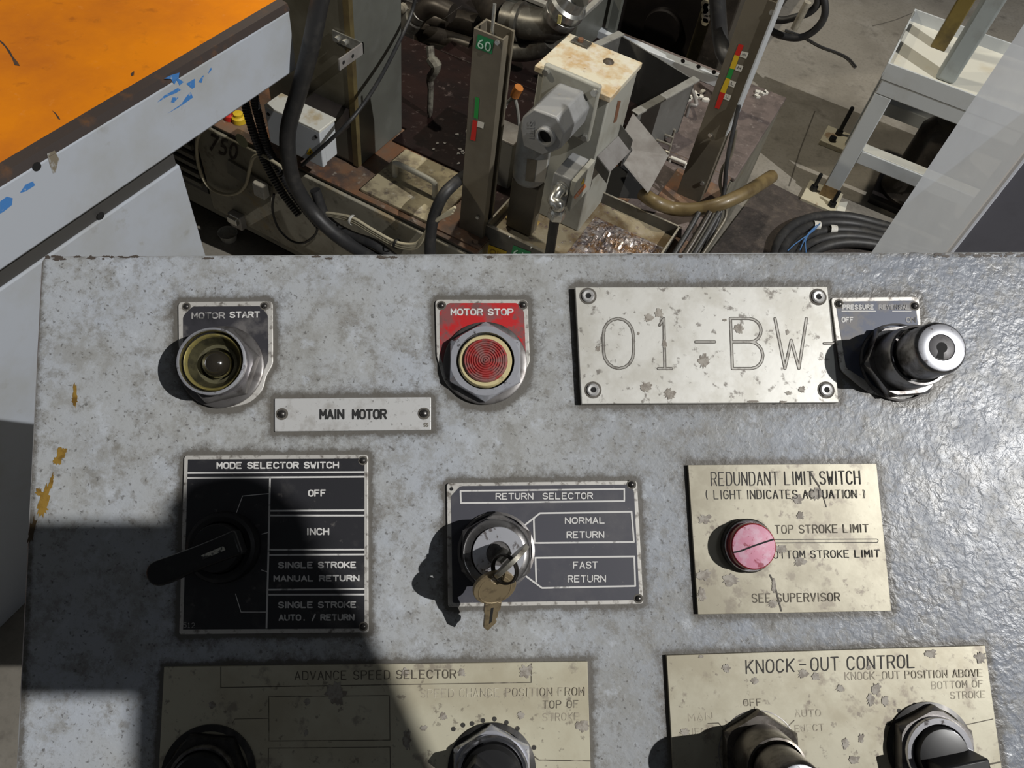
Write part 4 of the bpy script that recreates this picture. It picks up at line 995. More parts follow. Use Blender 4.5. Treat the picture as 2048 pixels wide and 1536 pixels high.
# ------------------------------------------------------------------ white junction box
b0, b1 = .984, 1.035; bz = .55
t = thing('junction_box', 'white junction box with warning triangle on the column front', 'junction box', Vector((-.94, 1.01, .44)))
zb_ = onb(633, 328, b0).z
obj('body', MB().box(-1.004, -.872, b0 + .004, b1, zb_, bz - .006), m_jb, t, bevel=.003)
obj('mount', MB().box(-.985, -.895, b1, CB - .004, zb_ + .015, bz - .03), m_dark, t)
obj('front_lid', MB().box(-1.006, -.870, b0, b0 + .014, zb_ - .002, bz - .004), m_jb, t, bevel=.002)
obj('top', MB().box(-1.006, -.870, b0, b1 + .002, bz - .006, bz), m_jbtop, t, bevel=.0015)
c_ = onb(619, 308, b0 - .0006)
tri = tapes(t, 'warning_triangle', [(620, 294), (632, 314), (613, 308)], onface(b0 - .0003), m_yellow)
obj('flash_mark', MB().add([onb(x, y, b0 - .0012) for x, y in ((621, 300), (623, 305), (621, 306), (623, 311), (619, 305), (621, 304))], [(0, 5, 4, 3, 2, 1)]), m_black_ink, tri)
for x in (-.998, -.880):
    obj('lid_screw', MB().lathe(Vector((x, b0, bz - .018)), (0, -1, 0), [(.004, 0), (.0035, .0012), (.00005, .0014)], 14), m_blackbolt, t)

# ------------------------------------------------------------------ hatch lid with handle
t = thing('hatch_lid', 'dirty lift-off hatch lid with a bent rod handle on the tank', 'lid', Vector((-.755, 1.15, ZT)))
obj('plate', MB().hexa([(-.832, FB + .010, ZT), (-.640, FB + .010, ZT), (-.645, 1.225, ZT), (-.832, 1.225, ZT)], [(-.832, FB + .010, ZT + .008), (-.640, FB + .010, ZT + .008), (-.645, 1.225, ZT + .008), (-.832, 1.225, ZT + .008)]), M('grimy cream lid', (0.36, 0.31, 0.20), .4, 0, [((0.15, 0.12, 0.08), 22, .46, .60, .85), ((0.09, 0.07, 0.06), 50, .55, .66, .8), ((0.48, 0.45, 0.38), 60, .58, .70, .7)], (90, .3, .001)), t, bevel=.0015)
hb0, hb1 = onz(790, 352, ZT + .008), onz(869, 394, ZT + .008)
ht = hgt(hb1.x, hb1.y, 366)
up_ = Vector((0, 0, ht - ZT - .008))
obj('handle', MB().tube([hb0, hb0 + up_ * .75, hb0 + up_ + Vector((.012, -.002, 0)), hb1 + up_ + Vector((-.012, .002, 0)), hb1 + up_ * .75, hb1], .0062, 12, 4), m_shelf, t)
# ------------------------------------------------------------------ post 60
def channel_post(name, label, a0, b0_, w, dpt, z0, z1, m1, m2, th=.004, lipr=.45):
    t = thing(name, label, 'post', Vector((a0 + w / 2, b0_ + dpt / 2, z0)))
    sec = [(a0, b0_), (a0 + w, b0_), (a0 + w, b0_ + dpt * lipr), (a0 + w - th, b0_ + dpt * lipr), (a0 + w - th, b0_ + th), (a0 + th, b0_ + th), (a0 + th, b0_ + dpt - th), (a0 + w - th, b0_ + dpt - th), (a0 + w - th, b0_ + dpt * .85), (a0 + w, b0_ + dpt * .85), (a0 + w, b0_ + dpt), (a0, b0_ + dpt)]
    obj('channel', MB().prism([(x, y, z0 + .004) for x, y in sec], (0, 0, z1 - z0 - .004)), m1, t, bevel=.0008)
    return t
z60 = .820
t = channel_post('level_post', 'brown steel channel post with green 60 label', -.597, 1.078, .057, .040, ZT, z60, m_post, m_post_edge)
obj('foot_plate', MB().box(-.640, -.530, 1.048, 1.140, ZT, ZT + .004), m_tanktop, t)
tapes(t, 'number_label', [(956, 68), (988, 80), (984, 108), (951, 96)], onface(1.078), m_green)
obj('lettering', letters(MB(), '60', [(957, 76), (983, 86), (981, 105), (954, 95)], lambda x, y: onb(x, y, 1.0765), .0), m_mint, t)
tapes(t, 'green_tape', [(951, 193), (959, 196), (956, 238), (948, 235)], onface(1.078), m_greentape)
tapes(t, 'red_tape', [(946, 239), (955, 242), (951, 282), (941, 279)], onface(1.078), m_redtape)
tapes(t, 'white_tag', [(956, 241), (969, 245), (967, 257), (954, 253)], onface(1.078), m_whitelabel)
c_ = onb(996, 84, 1.0765); obj('bolt', MB().hexnut(c_, (0, -1, 0), .0045, 0, .004), m_zinc, t)
c_ = onb(956, 434, 1.0765); obj('bolt', MB().hexnut(c_, (0, -1, 0), .004, 0, .004), m_zinc, t)
c_ = onz(951, 486, ZT + .004); obj('bolt', MB().hexnut(c_, (0, 0, 1), .006, 0, .005), m_tanktop, t)
r0 = onb(983, 64, 1.084); r1 = onb(986, 8, 1.084)
tag(obj('threaded_rod', MB().tube([Vector((r0.x, 1.086, r0.z - .05)), Vector((r0.x, 1.086, r1.z))], .0030, 10, 0), m_zinc), 'thin bright rod standing up out of post 60', 'rod')
h0 = onb(938, 262, 1.09)
tag(obj('wire_hook', MB().tube([h0 + Vector((.018, .01, .012)), h0 + Vector((0, 0, .006)), h0 + Vector((-.004, 0, -.006)), h0 + Vector((.014, .006, -.008))], .0016, 8, 4), m_tape), 'small pale wire hook at the left side of post 60', 'hook')
# ------------------------------------------------------------------ right post with level tapes
t = channel_post('level_post', 'brown steel channel post with red yellow green level tapes', -.253, 1.475, .057, .052, ZT, .845, m_post, m_post_edge)
obj('side_flange', MB().box(-.1965, -.1935, 1.470, 1.530, ZT + .19, .90), m_jb, t)
obj('foot_plate', MB().box(-.285, -.165, 1.440, 1.565, ZT, ZT + .005), m_tanktop, t)
FP = onface(1.475)
def px4(x, y): return (1150 + x * .33846, y * .33846)
for nm, mt, pl in (('red_tape', m_redtape, ((969, 258), (998, 268), (973, 333), (943, 322))), ('yellow_tape', m_yellow, ((943, 322), (972, 333), (944, 411), (915, 401))), ('green_tape', m_greentape, ((915, 401), (940, 411), (920, 468), (893, 459))), ('yellow_tape', m_yellow, ((893, 459), (919, 468), (889, 552), (858, 541))), ('red_tape', m_redtape, ((858, 541), (889, 552), (852, 644), (826, 636)))):
    tapes(t, nm, [px4(*p) for p in pl], FP, mt)
for pl, s_ in ((((982, 300), (1027, 311), (1013, 347), (972, 333)), 'HH'), (((958, 378), (995, 389), (982, 425), (945, 413)), 'H'), (((917, 472), (954, 484), (940, 517), (907, 506)), 'L'), (((888, 551), (925, 563), (912, 596), (876, 583)), 'LL')):
    tg = tapes(t, 'white_tag', [px4(*p) for p in pl], FP, m_whitelabel)
    q_ = [Vector(px4(*p)) for p in pl]; cc = sum(q_, Vector((0, 0))) / 4
    obj('lettering', letters(MB(), s_, [tuple(cc + (p - cc) * .5) for p in q_], lambda x, y: onb(x, y, 1.4737), .0), m_black_ink, tg)
for x, y in ((1544, 24), (1405, 366), (1421, 269)):
    c_ = onb(x, y, 1.475); obj('bolt', MB().hexnut(c_, (0, -1, 0), .005, 0, .004), m_zinc, t)

# ------------------------------------------------------------------ steel tray in front
TR = .41
ta0, ta1, tb0, tb1 = -.541, -.197, 1.092, 1.335
t = thing('drip_tray', 'steel drip tray with yellow and green 61 labels on its front', 'tray', Vector((-.37, 1.2, ZT)))
obj('tray_floor', MB().box(ta0, ta1, tb0, tb1, ZT + .004, ZT + .008), m_trayfloor, t)
for nm, bx in (('tray_wall', (ta0, ta1, tb0, tb0 + .003)), ('tray_wall', (ta0, ta0 + .003, tb0, tb1)), ('tray_wall', (ta1 - .003, ta1, tb0, tb1)), ('tray_wall', (ta0, ta1, tb1 - .003, tb1))):
    obj(nm, MB().box(*bx, ZT + .004, TR), m_tray, t, bevel=.0004)
# deep front apron below the tray
obj('front_apron', MB().box(ta0, ta1, tb0 - .0035, tb0 - .0005, ZT - .08, TR - .001), m_tray, t, bevel=.0005)
m_rimhi = M('worn rim', (0.42, 0.39, 0.32), .4, .4, [((0.2, 0.17, 0.12), 60, .5, .7, .8)])
obj('rim_edge', MB().box(ta0 - .001, ta1 + .001, tb0 - .004, tb0 + .0025, TR - .001, TR + .0012), m_rimhi, t)
obj('rim_edge', MB().box(ta0 - .001, ta0 + .003, tb0, tb1, TR - .001, TR + .0012), m_rimhi, t)
obj('rim_edge', MB().box(ta1 - .003, ta1 + .001, tb0, tb1, TR - .001, TR + .0012), m_rimhi, t)
obj('rim_edge', MB().box(ta0, ta1, tb1 - .003, tb1 + .001, TR - .001, TR + .0012), m_rimhi, t)
FPt = onface(tb0 - .004)
tapes(t, 'yellow_label', [(978, 489), (1014, 503), (1008, 525), (973, 512)], FPt, m_yellow)
obj('lettering', letters(MB(), 'OIL', [(981, 497), (1006, 507), (1003, 517), (978, 507)], lambda x, y: onb(x, y, tb0 - .0055), 0), M('brown print', (0.25, 0.14, 0.02), .6), t)
tapes(t, 'green_label', [(1027, 490), (1062, 504), (1055, 530), (1020, 516)], FPt, m_green)
obj('lettering', letters(MB(), '61', [(1028, 497), (1047, 505), (1044, 521), (1025, 513)], lambda x, y: onb(x, y, tb0 - .0055), 0), m_mint, t)
for x, y in ((1019, 474), (1062, 495)):
    obj('rivet', MB().lathe(onb(x, y, tb0 - .004), (0, -1, 0), [(.0026, 0), (.002, .0015), (.00005, .0018)], 12), m_zinc, t)
# pile of wet swarf on the tray floor
sw = MB(); nx_, ny_ = 44, 26
rnd = random.Random(3); hgts = {}
for j in range(ny_):
    for i in range(nx_):
        u_, v_ = i / (nx_ - 1), j / (ny_ - 1)
        e_ = min(u_, 1 - u_, v_, 1 - v_)
        sw.v.append(Vector((-.372 + .165 * u_, 1.098 + .185 * v_, ZT + .0086 + min(1, e_ * 6) * (.002 + .008 * rnd.random() ** 2))))
sw.f = [(j * nx_ + i, j * nx_ + i + 1, (j + 1) * nx_ + i + 1, (j + 1) * nx_ + i) for j in range(ny_ - 1) for i in range(nx_ - 1)]
tag(obj('swarf', sw, m_chips, angle=20), 'glittering wet metal swarf lying in oil at the right end of the tray', 'swarf', kind='stuff')

# ------------------------------------------------------------------ drum separator box with gearmotor
sa0, sa1, sb0, sb1, sz = -.534, -.382, 1.215, 1.350, .714
t = thing('separator_box', 'cream separator housing with rust stained lid in the tray', 'separator', Vector((-.455, 1.28, ZT)))
obj('body', MB().hexa([(sa0 + .004, sb0, ZT + .008), (sa1, sb0, ZT + .008), (sa1, sb1, ZT + .008), (sa0 + .004, sb1, ZT + .008)], [(sa0 + .004, sb0, sz - .012), (sa1, sb0, sz - .012), (sa1, sb1, sz - .012), (sa0 + .004, sb1, sz - .012)]), m_sep, t, bevel=.003)
obj('lid', MB().box(sa0 - .002, sa1 + .004, sb0 - .006, sb1 + .004, sz - .012, sz), m_lid_rusty, t, bevel=.0015)
obj('front_slot', MB().box(sa0 + .02, sa1 - .022, sb0 - .001, sb0, sz - .034, sz - .027), M('slot shade', (0.14, 0.12, 0.09), .6), t)
p_ = [ona(x, y, sa1 + .0006) for x, y in ((1236, 201), (1242, 202), (1233, 243), (1227, 246))]
obj('side_slot', MB().add(p_, [(0, 1, 2, 3)]), M('rust slot', (0.17, 0.075, 0.04), .6), t)
c_ = onz(1164, 88, sz)
lb = obj('lid_catch', MB().box(c_.x - .020, c_.x + .016, c_.y - .011, c_.y + .011, sz, sz + .004), m_pipe, t, bevel=.001)
obj('catch_bolt', MB().hexnut(Vector((c_.x - .004, c_.y, sz + .004)), (0, 0, 1), .006, 0, .006), m_tanktop, lb)
c_ = onz(1217, 124, sz)
obj('grease_clot', MB().lathe(Vector((c_.x, c_.y, sz)), (0, 0, 1), [(.011, 0), (.009, .003), (.004, .006), (.0001, .005)], 9), M('black grease', (0.06, 0.045, 0.03), .6), t)

# discharge spout on its right side: an open U-shaped channel sloping down
n0, f0 = ona(1194, 313, sa1), ona(1236, 272, sa1)
n1 = onb(1219, 345, n0.y); dv = n1 - n0
hw = Vector((0, 0, .028))
t = thing('discharge_spout', 'open steel spout sloping out of the right side of the separator', 'spout', n1)
obj('chute_floor', MB().sheet([n0, n1, f0 + dv, f0], .002), m_steel, t)
obj('side_wall', MB().sheet([n0 - hw * .9, n1 - hw * .9, n1 + hw * .05, n0 + hw * .05], .002), m_tray, t)
obj('side_wall', MB().sheet([f0, f0 + dv, f0 + dv + hw, f0 + hw], .002), m_tray, t)

# gearmotor
gb = 1.100                                                # gearbox front face
gc = onb(1083, 267, gb)
t = thing('gearmotor', 'grey gearmotor with octagonal gearbox and hollow bore on the separator front', 'gearmotor', Vector((gc.x, 1.16, ZT + .1)))
def c7(x, y): return (1020 + x * .13672, 160 + y * .13672)
octo = [c7(*p) for p in ((340, 420), (690, 550), (800, 800), (730, 1010), (480, 1115), (195, 975), (150, 700), (180, 545))]
front = [onb(x, y, gb) for x, y in octo]
oc_ = sum(front, Vector()) / 8
back = [Vector((oc_.x + (p.x - oc_.x) * 1.0, sb0 - .010, oc_.z + (p.z - oc_.z) * 1.0)) for p in front]
obj('gearbox', MB().hexa(front, back), m_cast, t, bevel=.0035)
obj('flange', MB().box(oc_.x - .058, oc_.x + .058, sb0 - .012, sb0, oc_.z - .058, oc_.z + .062), m_sep, t, bevel=.004)
for sx in (-1, 1):
    for szz in (-.046, .050):
        obj('bolt', MB().hexnut(Vector((oc_.x + sx * .050, sb0 - .012, oc_.z + szz)), (0, -1, 0), .007, 0, .007), m_zinc, t)
bc = onb(*c7(535, 810), gb)
br_ = obj('bore_boss', MB().lathe(bc, (0, -1, 0), [(.0185, -.001), (.0185, .008), (.0165, .010), (.0140, .010), (.0132, .004), (.0130, -.002)], 40), m_cast, t)
obj('bore', MB().lathe(bc, (0, -1, 0), [(.0136, .0006), (.00005, .0005)], 30), m_hole, br_)
obj('cast_lettering', letters(MB(), 'SITI', [c7(360, 590), c7(350, 860), c7(270, 850), c7(280, 600)], lambda x, y: onb(x, y, gb - .0008), .02), m_cast, t)
mc = onb(1062, 330, 1.150)
mz0 = onb(1070, 386, 1.120).z; gzb = min(p.z for p in front)
mo = obj('motor', MB().lathe(Vector((mc.x, 1.150, 0)), (0, 0, 1), [(.014, mz0 - .006), (.028, mz0), (.033, mz0 + .008), (.034, mz0 + .016), (.034, gzb + .012), (.028, gzb + .03)], 44, True, True), m_motor, t)
def wrap(px_, py_):
    """pixel to the motor's cylinder skin"""
    r = ray(px_, py_); R_ = .0346; ox, oy = -mc.x, -1.150
    A_ = r.x ** 2 + r.y ** 2; B_ = 2 * (ox * r.x + oy * r.y); C_ = ox ** 2 + oy ** 2 - R_ ** 2
    ds = max(B_ * B_ - 4 * A_ * C_, 0); return EYE + r * ((-B_ - math.sqrt(ds)) / (2 * A_))
def c5(x, y): return (960 + x * .13672, 300 + y * .13672)
q_ = [c5(845, 150), c5(998, 140), c5(945, 470), c5(800, 470)]
def patch(q_, n=6):
    mb = MB(); n2 = n
    for j in range(n2 + 1):
        for i in range(n2 + 1):
            c = quadmap(q_, i / n2, 1 - j / n2); mb.v.append(wrap(c.x, c.y))
    mb.f = [(j * (n2 + 1) + i, (j + 1) * (n2 + 1) + i, (j + 1) * (n2 + 1) + i + 1, j * (n2 + 1) + i + 1) for j in range(n2) for i in range(n2)]
    return mb
obj('rating_label', patch(q_), m_whitelabel, mo)
obj('name_plate', patch([c5(690, 130), c5(835, 150), c5(790, 470), c5(660, 450)]), m_post, mo)
obj('motor_stand', MB().box(mc.x - .030, mc.x + .030, 1.135, 1.165, ZT + .012, mz0 - .004), m_post, t, bevel=.002)
c_ = onz(1038, 440, ZT + .012)
fo = obj('motor_foot', MB().box(c_.x - .028, c_.x + .040, c_.y - .012, 1.19, ZT + .008, ZT + .013), m_ochreplate, t, bevel=.001)
obj('bolt', MB().hexnut(Vector((c_.x, c_.y, ZT + .013)), (0, 0, 1), .009, 0, .009), m_zinc, fo)
# terminal box
tb_f = 1.085
tl, trr = onb(1107, 345, tb_f), onb(1148, 362, tb_f)
bz_ = onb(1100, 402, tb_f).z
tz = (tl.z + trr.z) / 2
tbk = ona(1183, 325, trr.x)
tbx = obj('terminal_box', MB().box(tl.x, trr.x - .005, tb_f, tbk.y, bz_, tz), m_cast, t, bevel=.003)
obj('box_cover', MB().box(trr.x - .004, trr.x + .006, tb_f - .002, tbk.y + .002, bz_ - .002, tz + .002), m_sep, tbx, bevel=.0015)
p_ = [ona(x, y, trr.x + .0066) for x, y in (c5(1530, 490), c5(1560, 530), c5(1400, 720), c5(1370, 690))]
obj('orange_label', MB().add(p_, [(0, 1, 2, 3)]), M('orange label', (0.55, 0.14, 0.03), .5, 0, [((0.4, 0.35, 0.3), 120, .5, .6, .8)]), tbx)
p_ = [ona(x, y, trr.x + .0066) for x, y in (c5(1520, 410), c5(1525, 490), c5(1470, 510))]
obj('warning_triangle', MB().add(p_, [(0, 1, 2)]), m_yellow, tbx)
# elbow conduit fitting and its black cable
e0 = onb(*c5(1195, 560), tb_f); e1_ = onb(*c5(1150, 700), tb_f - .030); e2_ = onb(*c5(1135, 860), tb_f - .034)
t = thing('conduit_elbow', 'shiny zinc conduit elbow screwed into the gearmotor terminal box', 'fitting', e2_)
obj('elbow', MB().tube([e0 + Vector((0, .004, 0)), e0 + Vector((0, -.014, .002)), e0 + Vector((0, -.030, -.008)), Vector((e2_.x, e2_.y, e2_.z + .010)), e2_], .0115, 18, 6), m_zinc, t)
obj('gland_ring', MB().lathe(e0, (0, -1, 0), [(.0155, 0), (.0155, .005), (.0125, .007)], 24), m_zinc, t)
obj('gland_nut', MB().hexnut(e2_ + Vector((0, 0, -.020)), (0, 0, 1), .0168, 0, .014), m_zinc, t)
obj('collar', MB().lathe(e2_, (0, 0, 1), [(.0150, -.008), (.0155, -.004), (.0125, .001)], 24), m_zinc, t)
cb = onb(1117, 500, tb_f - .03)
tag(obj('power_cable', MB().tube([e2_ + Vector((0, 0, -.012)), e2_ + Vector((0, -.002, -.04)), Vector((e2_.x + .002, tb0 - .03, ZT - .02)), Vector((e2_.x + .01, tb0 - .05, ZT - .14)), Vector((e2_.x + .02, tb0 - .03, .09)), Vector((e2_.x + .10, tb0 - .04, .011))], .0095, 12, 6), m_rubber), 'black cable dropping straight from the gearmotor elbow', 'cable')

# ------------------------------------------------------------------ float switch box behind post 60, orange lever
c_ = onz(1008, 272, .50)
t = thing('switch_box', 'small grey switch box between post 60 and the gearmotor', 'switch box', Vector((c_.x, c_.y + .02, ZT)))
obj('body', MB().box(c_.x - .030, c_.x + .030, c_.y - .012, c_.y + .05, ZT + .004, .495), m_bin, t, bevel=.002)
obj('top', MB().box(c_.x - .031, c_.x + .031, c_.y - .013, c_.y + .051, .495, .50), m_steel, t, bevel=.001)
v0 = onb(1034, 183, 1.42)
t = thing('valve_lever', 'small orange valve lever with a bent rod beside post 60', 'valve', Vector((v0.x, v0.y, v0.z - .03)))
obj('lever', MB().tube([v0 + Vector((.004, 0, .012)), v0 + Vector((-.002, 0, -.004)), v0 + Vector((-.005, 0, -.016))], [.011, .008], 10, 4), M('orange grip', (0.42, 0.15, 0.03), .5, 0, [((0.2, 0.08, 0.03), 60, .5, .65, .8)]), t)
obj('rod', MB().tube([v0 + Vector((-.005, 0, -.014)), v0 + Vector((-.022, 0, -.040)), v0 + Vector((-.030, .0, -.06))], .004, 8, 4), m_binrim, t)
obj('rod', MB().tube([v0 + Vector((-.005, 0, -.014)), v0 + Vector((.006, 0, -.040)), v0 + Vector((.014, .004, -.085)), Vector((v0.x + .016, v0.y, ZT + .002))], .004, 8, 4), m_binrim, t)

# ------------------------------------------------------------------ swarf bin with hopper wall
zr = .52
P2, P3, P4 = onz(1241, 69, zr), onz(1391, 160, zr), onz(1262, 222, zr)
eb = (P2 - P3).normalized(); ef = (P4 - P3).normalized(); ef = (ef - eb * ef.dot(eb)).normalized()
wb = (P2 - P3).length; lf = (P4 - P3).length
t = thing('swarf_bin', 'open grey steel swarf bin standing askew behind the separator', 'bin', Vector((P3.x - .1, P3.y - .1, ZT)))
def wall(nm, p, d, ln, th_dir, th, z0, z1, mat, bv=0):
    a = Vector((p.x, p.y, z0)); return obj(nm, MB().prism([a, a + d * ln, a + d * ln + th_dir * th, a + th_dir * th], (0, 0, z1 - z0)), mat, t, bevel=bv)
wall('back_wall', P3, eb, wb, ef, .004, ZT + .002, zr, m_bin)
wall('right_wall', P3, ef, lf, eb, .006, ZT + .002, zr, m_bin)
wall('left_wall', P2, ef, .14, eb, -.006, ZT + .002, zr, m_bin)
wall('front_wall', P3 + ef * (lf - .006), eb, wb * .55, ef, .004, ZT + .002, zr - .04, m_dark)
wall('rim', P3 - eb * .010 - ef * .003, ef, lf + .006, eb, .020, zr, zr + .005, m_binrim, .001)
wall('rim', P2 + eb * .010 - ef * .003, ef, .14, eb, -.020, zr, zr + .005, m_binrim, .001)
wall('bin_floor', P3, eb, wb, ef, lf, ZT + .0005, ZT + .004, m_purple)
bb0 = P4.y
# folded chute plate hanging on the bin's front corner
q0 = onb(1266, 226, bb0 - .010); q1 = onb(1247, 265, bb0 - .03); q2 = onb(1265, 300, bb0 - .065); q3 = onb(1337, 311, bb0 - .035)
q4 = onb(1296, 386, bb0 - .150); q5 = onb(1247, 328, bb0 - .135)
obj('upper_plate', MB().add([q0, q1, q2, q3], [(0, 1, 2, 3)]).add([p + Vector((0, .003, -.003)) for p in (q0, q1, q2, q3)], [(3, 2, 1, 0)]), m_steel, t)
obj('lower_plate', MB().add([q2, q3, q4, q5], [(0, 1, 2, 3)]).add([p + Vector((0, .003, 0)) for p in (q2, q3, q4, q5)], [(3, 2, 1, 0)]), m_steel, t)
# bin handle and clutter on the settling tank
hA, hB = onz(1367, 198, ZT), onz(1373, 232, ZT)
t = tag(obj('bin_handle', MB().tube([hA, hA + Vector((0, 0, .03)), hA + Vector((.014, -.006, .036)), hB + Vector((.014, .006, .036)), hB + Vector((0, 0, .03)), hB], .005, 10, 4), m_steel), 'bent rod handle on the grimy tank left of the level tapes', 'handle')
for k_ in range(4):
    pA = onz(1304 + k_ * -1 + 2, 244 + 16 * k_, ZT + .02); pB = onz(1350 - 4 * k_, 260 + 15 * k_, ZT + .02)
    tag(obj('grating_bar', MB().tube([pA, pB], .0028, 8, 0).tube([pA, Vector((pA.x, pA.y, ZT))], .0025, 6, 0).tube([pB, Vector((pB.x, pB.y, ZT))], .0025, 6, 0), m_rimhi), 'thin pale bar of the small grating beside the folded chute', 'bar', 'grating bars beside the chute')
pA, pB = onz(1342, 315, ZT + .012), onz(1372, 327, ZT + .012)
tag(obj('drain_bar', MB().tube([pA, pB], .0045, 10, 0).tube([pA, Vector((pA.x, pA.y, ZT))], .004, 8, 0).tube([pB, Vector((pB.x, pB.y, ZT))], .004, 8, 0), m_whitelabel), 'short cream bar at the left of the right post foot', 'bar')
rnd = random.Random(21)
for k_ in range(12):
    x, y = (1372 + 40 * rnd.random(), 180 + 24 * rnd.random()) if k_ < 8 else (1496 + 40 * rnd.random(), 184 + 10 * rnd.random())
    c_ = onz(x, y, ZT)
    pts = [(c_.x + math.cos(a) * .008 * (.5 + rnd.random()), c_.y + math.sin(a) * .008 * (.5 + rnd.random()), ZT) for a in range(6)]
    tag(obj('metal_chip', MB().prism(pts, (0, 0, .006)), m_whitelabel), 'pale metal chip on the grimy settling tank top beside the right post', 'chip', 'metal chips on the settling tank')

# ------------------------------------------------------------------ pale machine rail behind, dark machine bodies
zc = .40
r0, r1 = onz(1322, 112, zc), onz(1452, 158, zc)
t = thing('mounting_rail', 'pale blue painted angle rail behind the settling tank', 'rail', Vector((r0.x, r0.y, 0)))
obj('angle', MB().box(r0.x - .20, r1.x + .03, r0.y, r0.y + .030, ZT, zc), m_jb, t, bevel=.002)
for k_ in range(4):
    obj('bolt_hole', MB().lathe(onb(1366 + 31 * k_, 122 + 11 * k_, r0.y - .0006), (0, -1, 0), [(.006, .0002), (.00005, .0002)], 14), m_hole, t)
BK = RB + .02
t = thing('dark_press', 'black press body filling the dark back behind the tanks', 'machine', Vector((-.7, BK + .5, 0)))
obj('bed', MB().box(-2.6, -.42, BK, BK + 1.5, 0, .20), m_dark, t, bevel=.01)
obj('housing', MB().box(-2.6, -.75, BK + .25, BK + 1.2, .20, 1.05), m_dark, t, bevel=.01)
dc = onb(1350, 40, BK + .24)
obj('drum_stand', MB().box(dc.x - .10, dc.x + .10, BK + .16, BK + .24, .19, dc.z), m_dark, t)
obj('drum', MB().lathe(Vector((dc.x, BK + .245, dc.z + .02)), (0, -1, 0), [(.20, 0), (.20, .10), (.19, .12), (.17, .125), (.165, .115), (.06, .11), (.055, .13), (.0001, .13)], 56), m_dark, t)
obj('side_plate', MB().box(onb(1395, 40, BK + .1).x, onb(1432, 40, BK + .1).x, BK + .1, BK + .14, .20, .72), M('olive oily plate', (0.10, 0.085, 0.045), .5, 0, [((0.05, 0.04, 0.025), 14, .45, .65, .8)]), t, bevel=.002)
obj('valve_block', MB().box(onb(1428, 30, BK + .05).x, onb(1475, 30, BK + .05).x, BK + .02, BK + .12, 0, .80), m_pipe_dark, t, bevel=.004)
for k_ in range(7):
    c_ = onb(1413 + 3 * (k_ % 2), 4 + 6 * k_, BK + .09)
    obj('terminal', MB().hexnut(c_, (0, -1, 0), .012, 0, .014), m_zinc if k_ % 2 else m_base, t)
# thin angle post
u0 = onb(1237, 2, 1.98); u1 = onb(1227, 66, 1.98)
tag(obj('angle_post', MB().box(u0.x - .012, u0.x + .010, 1.975, 1.995, ZT, u0.z + .3), m_col), 'thin grey angle post standing behind the separator lid', 'post')
# grey tank box at the top
g0 = onb(1160, 34, 1.80)
t = thing('filter_box', 'grey filter box with a grimy top behind the pipe elbow', 'filter box', Vector((g0.x - .1, 1.95, 0)))
gx1 = g0.x
obj('body', MB().box(gx1 - .24, gx1, 1.80, 2.04, ZT, g0.z - .012), m_col, t, bevel=.003)
obj('lid', MB().box(gx1 - .245, gx1 + .003, 1.796, 2.044, g0.z - .012, g0.z), m_binrim, t, bevel=.002)
obj('grime_layer', MB().box(gx1 - .235, gx1 - .012, 1.812, 2.03, g0.z, g0.z + .002), m_purple, t)

# ------------------------------------------------------------------ pipework left of the filter box
pb = 1.66
def P6(x, y, b=pb): return onb(x, y, b)
t = thing('elbow_pipe', 'big grey pipe elbow with silver coupling behind the separator', 'pipe', P6(1060, 100))
obj('pipe', MB().tube([P6(1010, 36), P6(1045, 44), P6(1080, 50), P6(1108, 48), P6(1124, 30)], .038, 24, 8), m_pipe, t)
obj('coupling', MB().lathe(P6(1116, 40), (P6(1140, 4) - P6(1116, 40)), [(.040, 0), (.044, .006), (.044, .022), (.038, .026), (.047, .032), (.047, .050), (.040, .056), (.036, .08)], 30), m_zinc, t)
cp = P6(1120, 34, pb - .046)
obj('yellow_mark', MB().box(cp.x - .004, cp.x + .004, cp.y - .002, cp.y + .002, cp.z - .016, cp.z + .004), M('yellow mark', (0.6, 0.52, 0.2), .5), t)
obj('flange', MB().lathe(P6(1040, 43), (P6(1045, 44) - P6(1010, 36)), [(.046, -.006), (.046, .006)], 26, True, True), m_pipe, t)
obj('stub', MB().tube([Vector((P6(1010, 36).x, pb, P6(1010, 36).z)), Vector((P6(1010, 36).x - .05, pb + .03, P6(1010, 36).z - .01)), Vector((P6(1010, 36).x - .12, pb + .10, P6(1010, 36).z - .02))], .036, 20, 4), m_pipe_dark, t)
t = thing('lower_pipe', 'second curved pipe under the big elbow behind post 60', 'pipe', P6(1050, 110))
obj('pipe', MB().tube([P6(1000, 96), P6(1040, 102), P6(1074, 96), P6(1100, 78)], .026, 20, 6), m_pipe, t)
t = thing('valve_assembly', 'dark valve with a flat steel lever and bright union left of post 60', 'valve', P6(850, 30))
obj('union', MB().lathe(P6(818, 50), P6(845, 20) - P6(818, 50), [(.020, -.01), (.028, 0), (.028, .03), (.022, .036), (.026, .04), (.026, .06), (.016, .066)], 24), m_pipe, t)
obj('valve_body', MB().tube([P6(840, 26), P6(868, 12), P6(905, 26)], .024, 18, 4), m_pipe_dark, t)
obj('bright_nipple', MB().tube([P6(856, 8), P6(860, -8)], .012, 14, 0), m_zinc, t)
la, lb_ = P6(890, 36, pb - .03), P6(922, 12, pb - .03)
sd_ = Vector((.006, 0, .006))
obj('lever', MB().prism([la - sd_, lb_ - sd_, lb_ + sd_, la + sd_], (0, -.004, 0)), m_steel, t)
obj('knob', MB().lathe(P6(808, 14), (0, -1, 0), [(.012, 0), (.012, .012), (.0001, .016)], 16), m_rimhi, t)
t = thing('manifold_pipes', 'dark oily horizontal pipes between the column and post 60', 'pipe', P6(880, 60, 1.74))
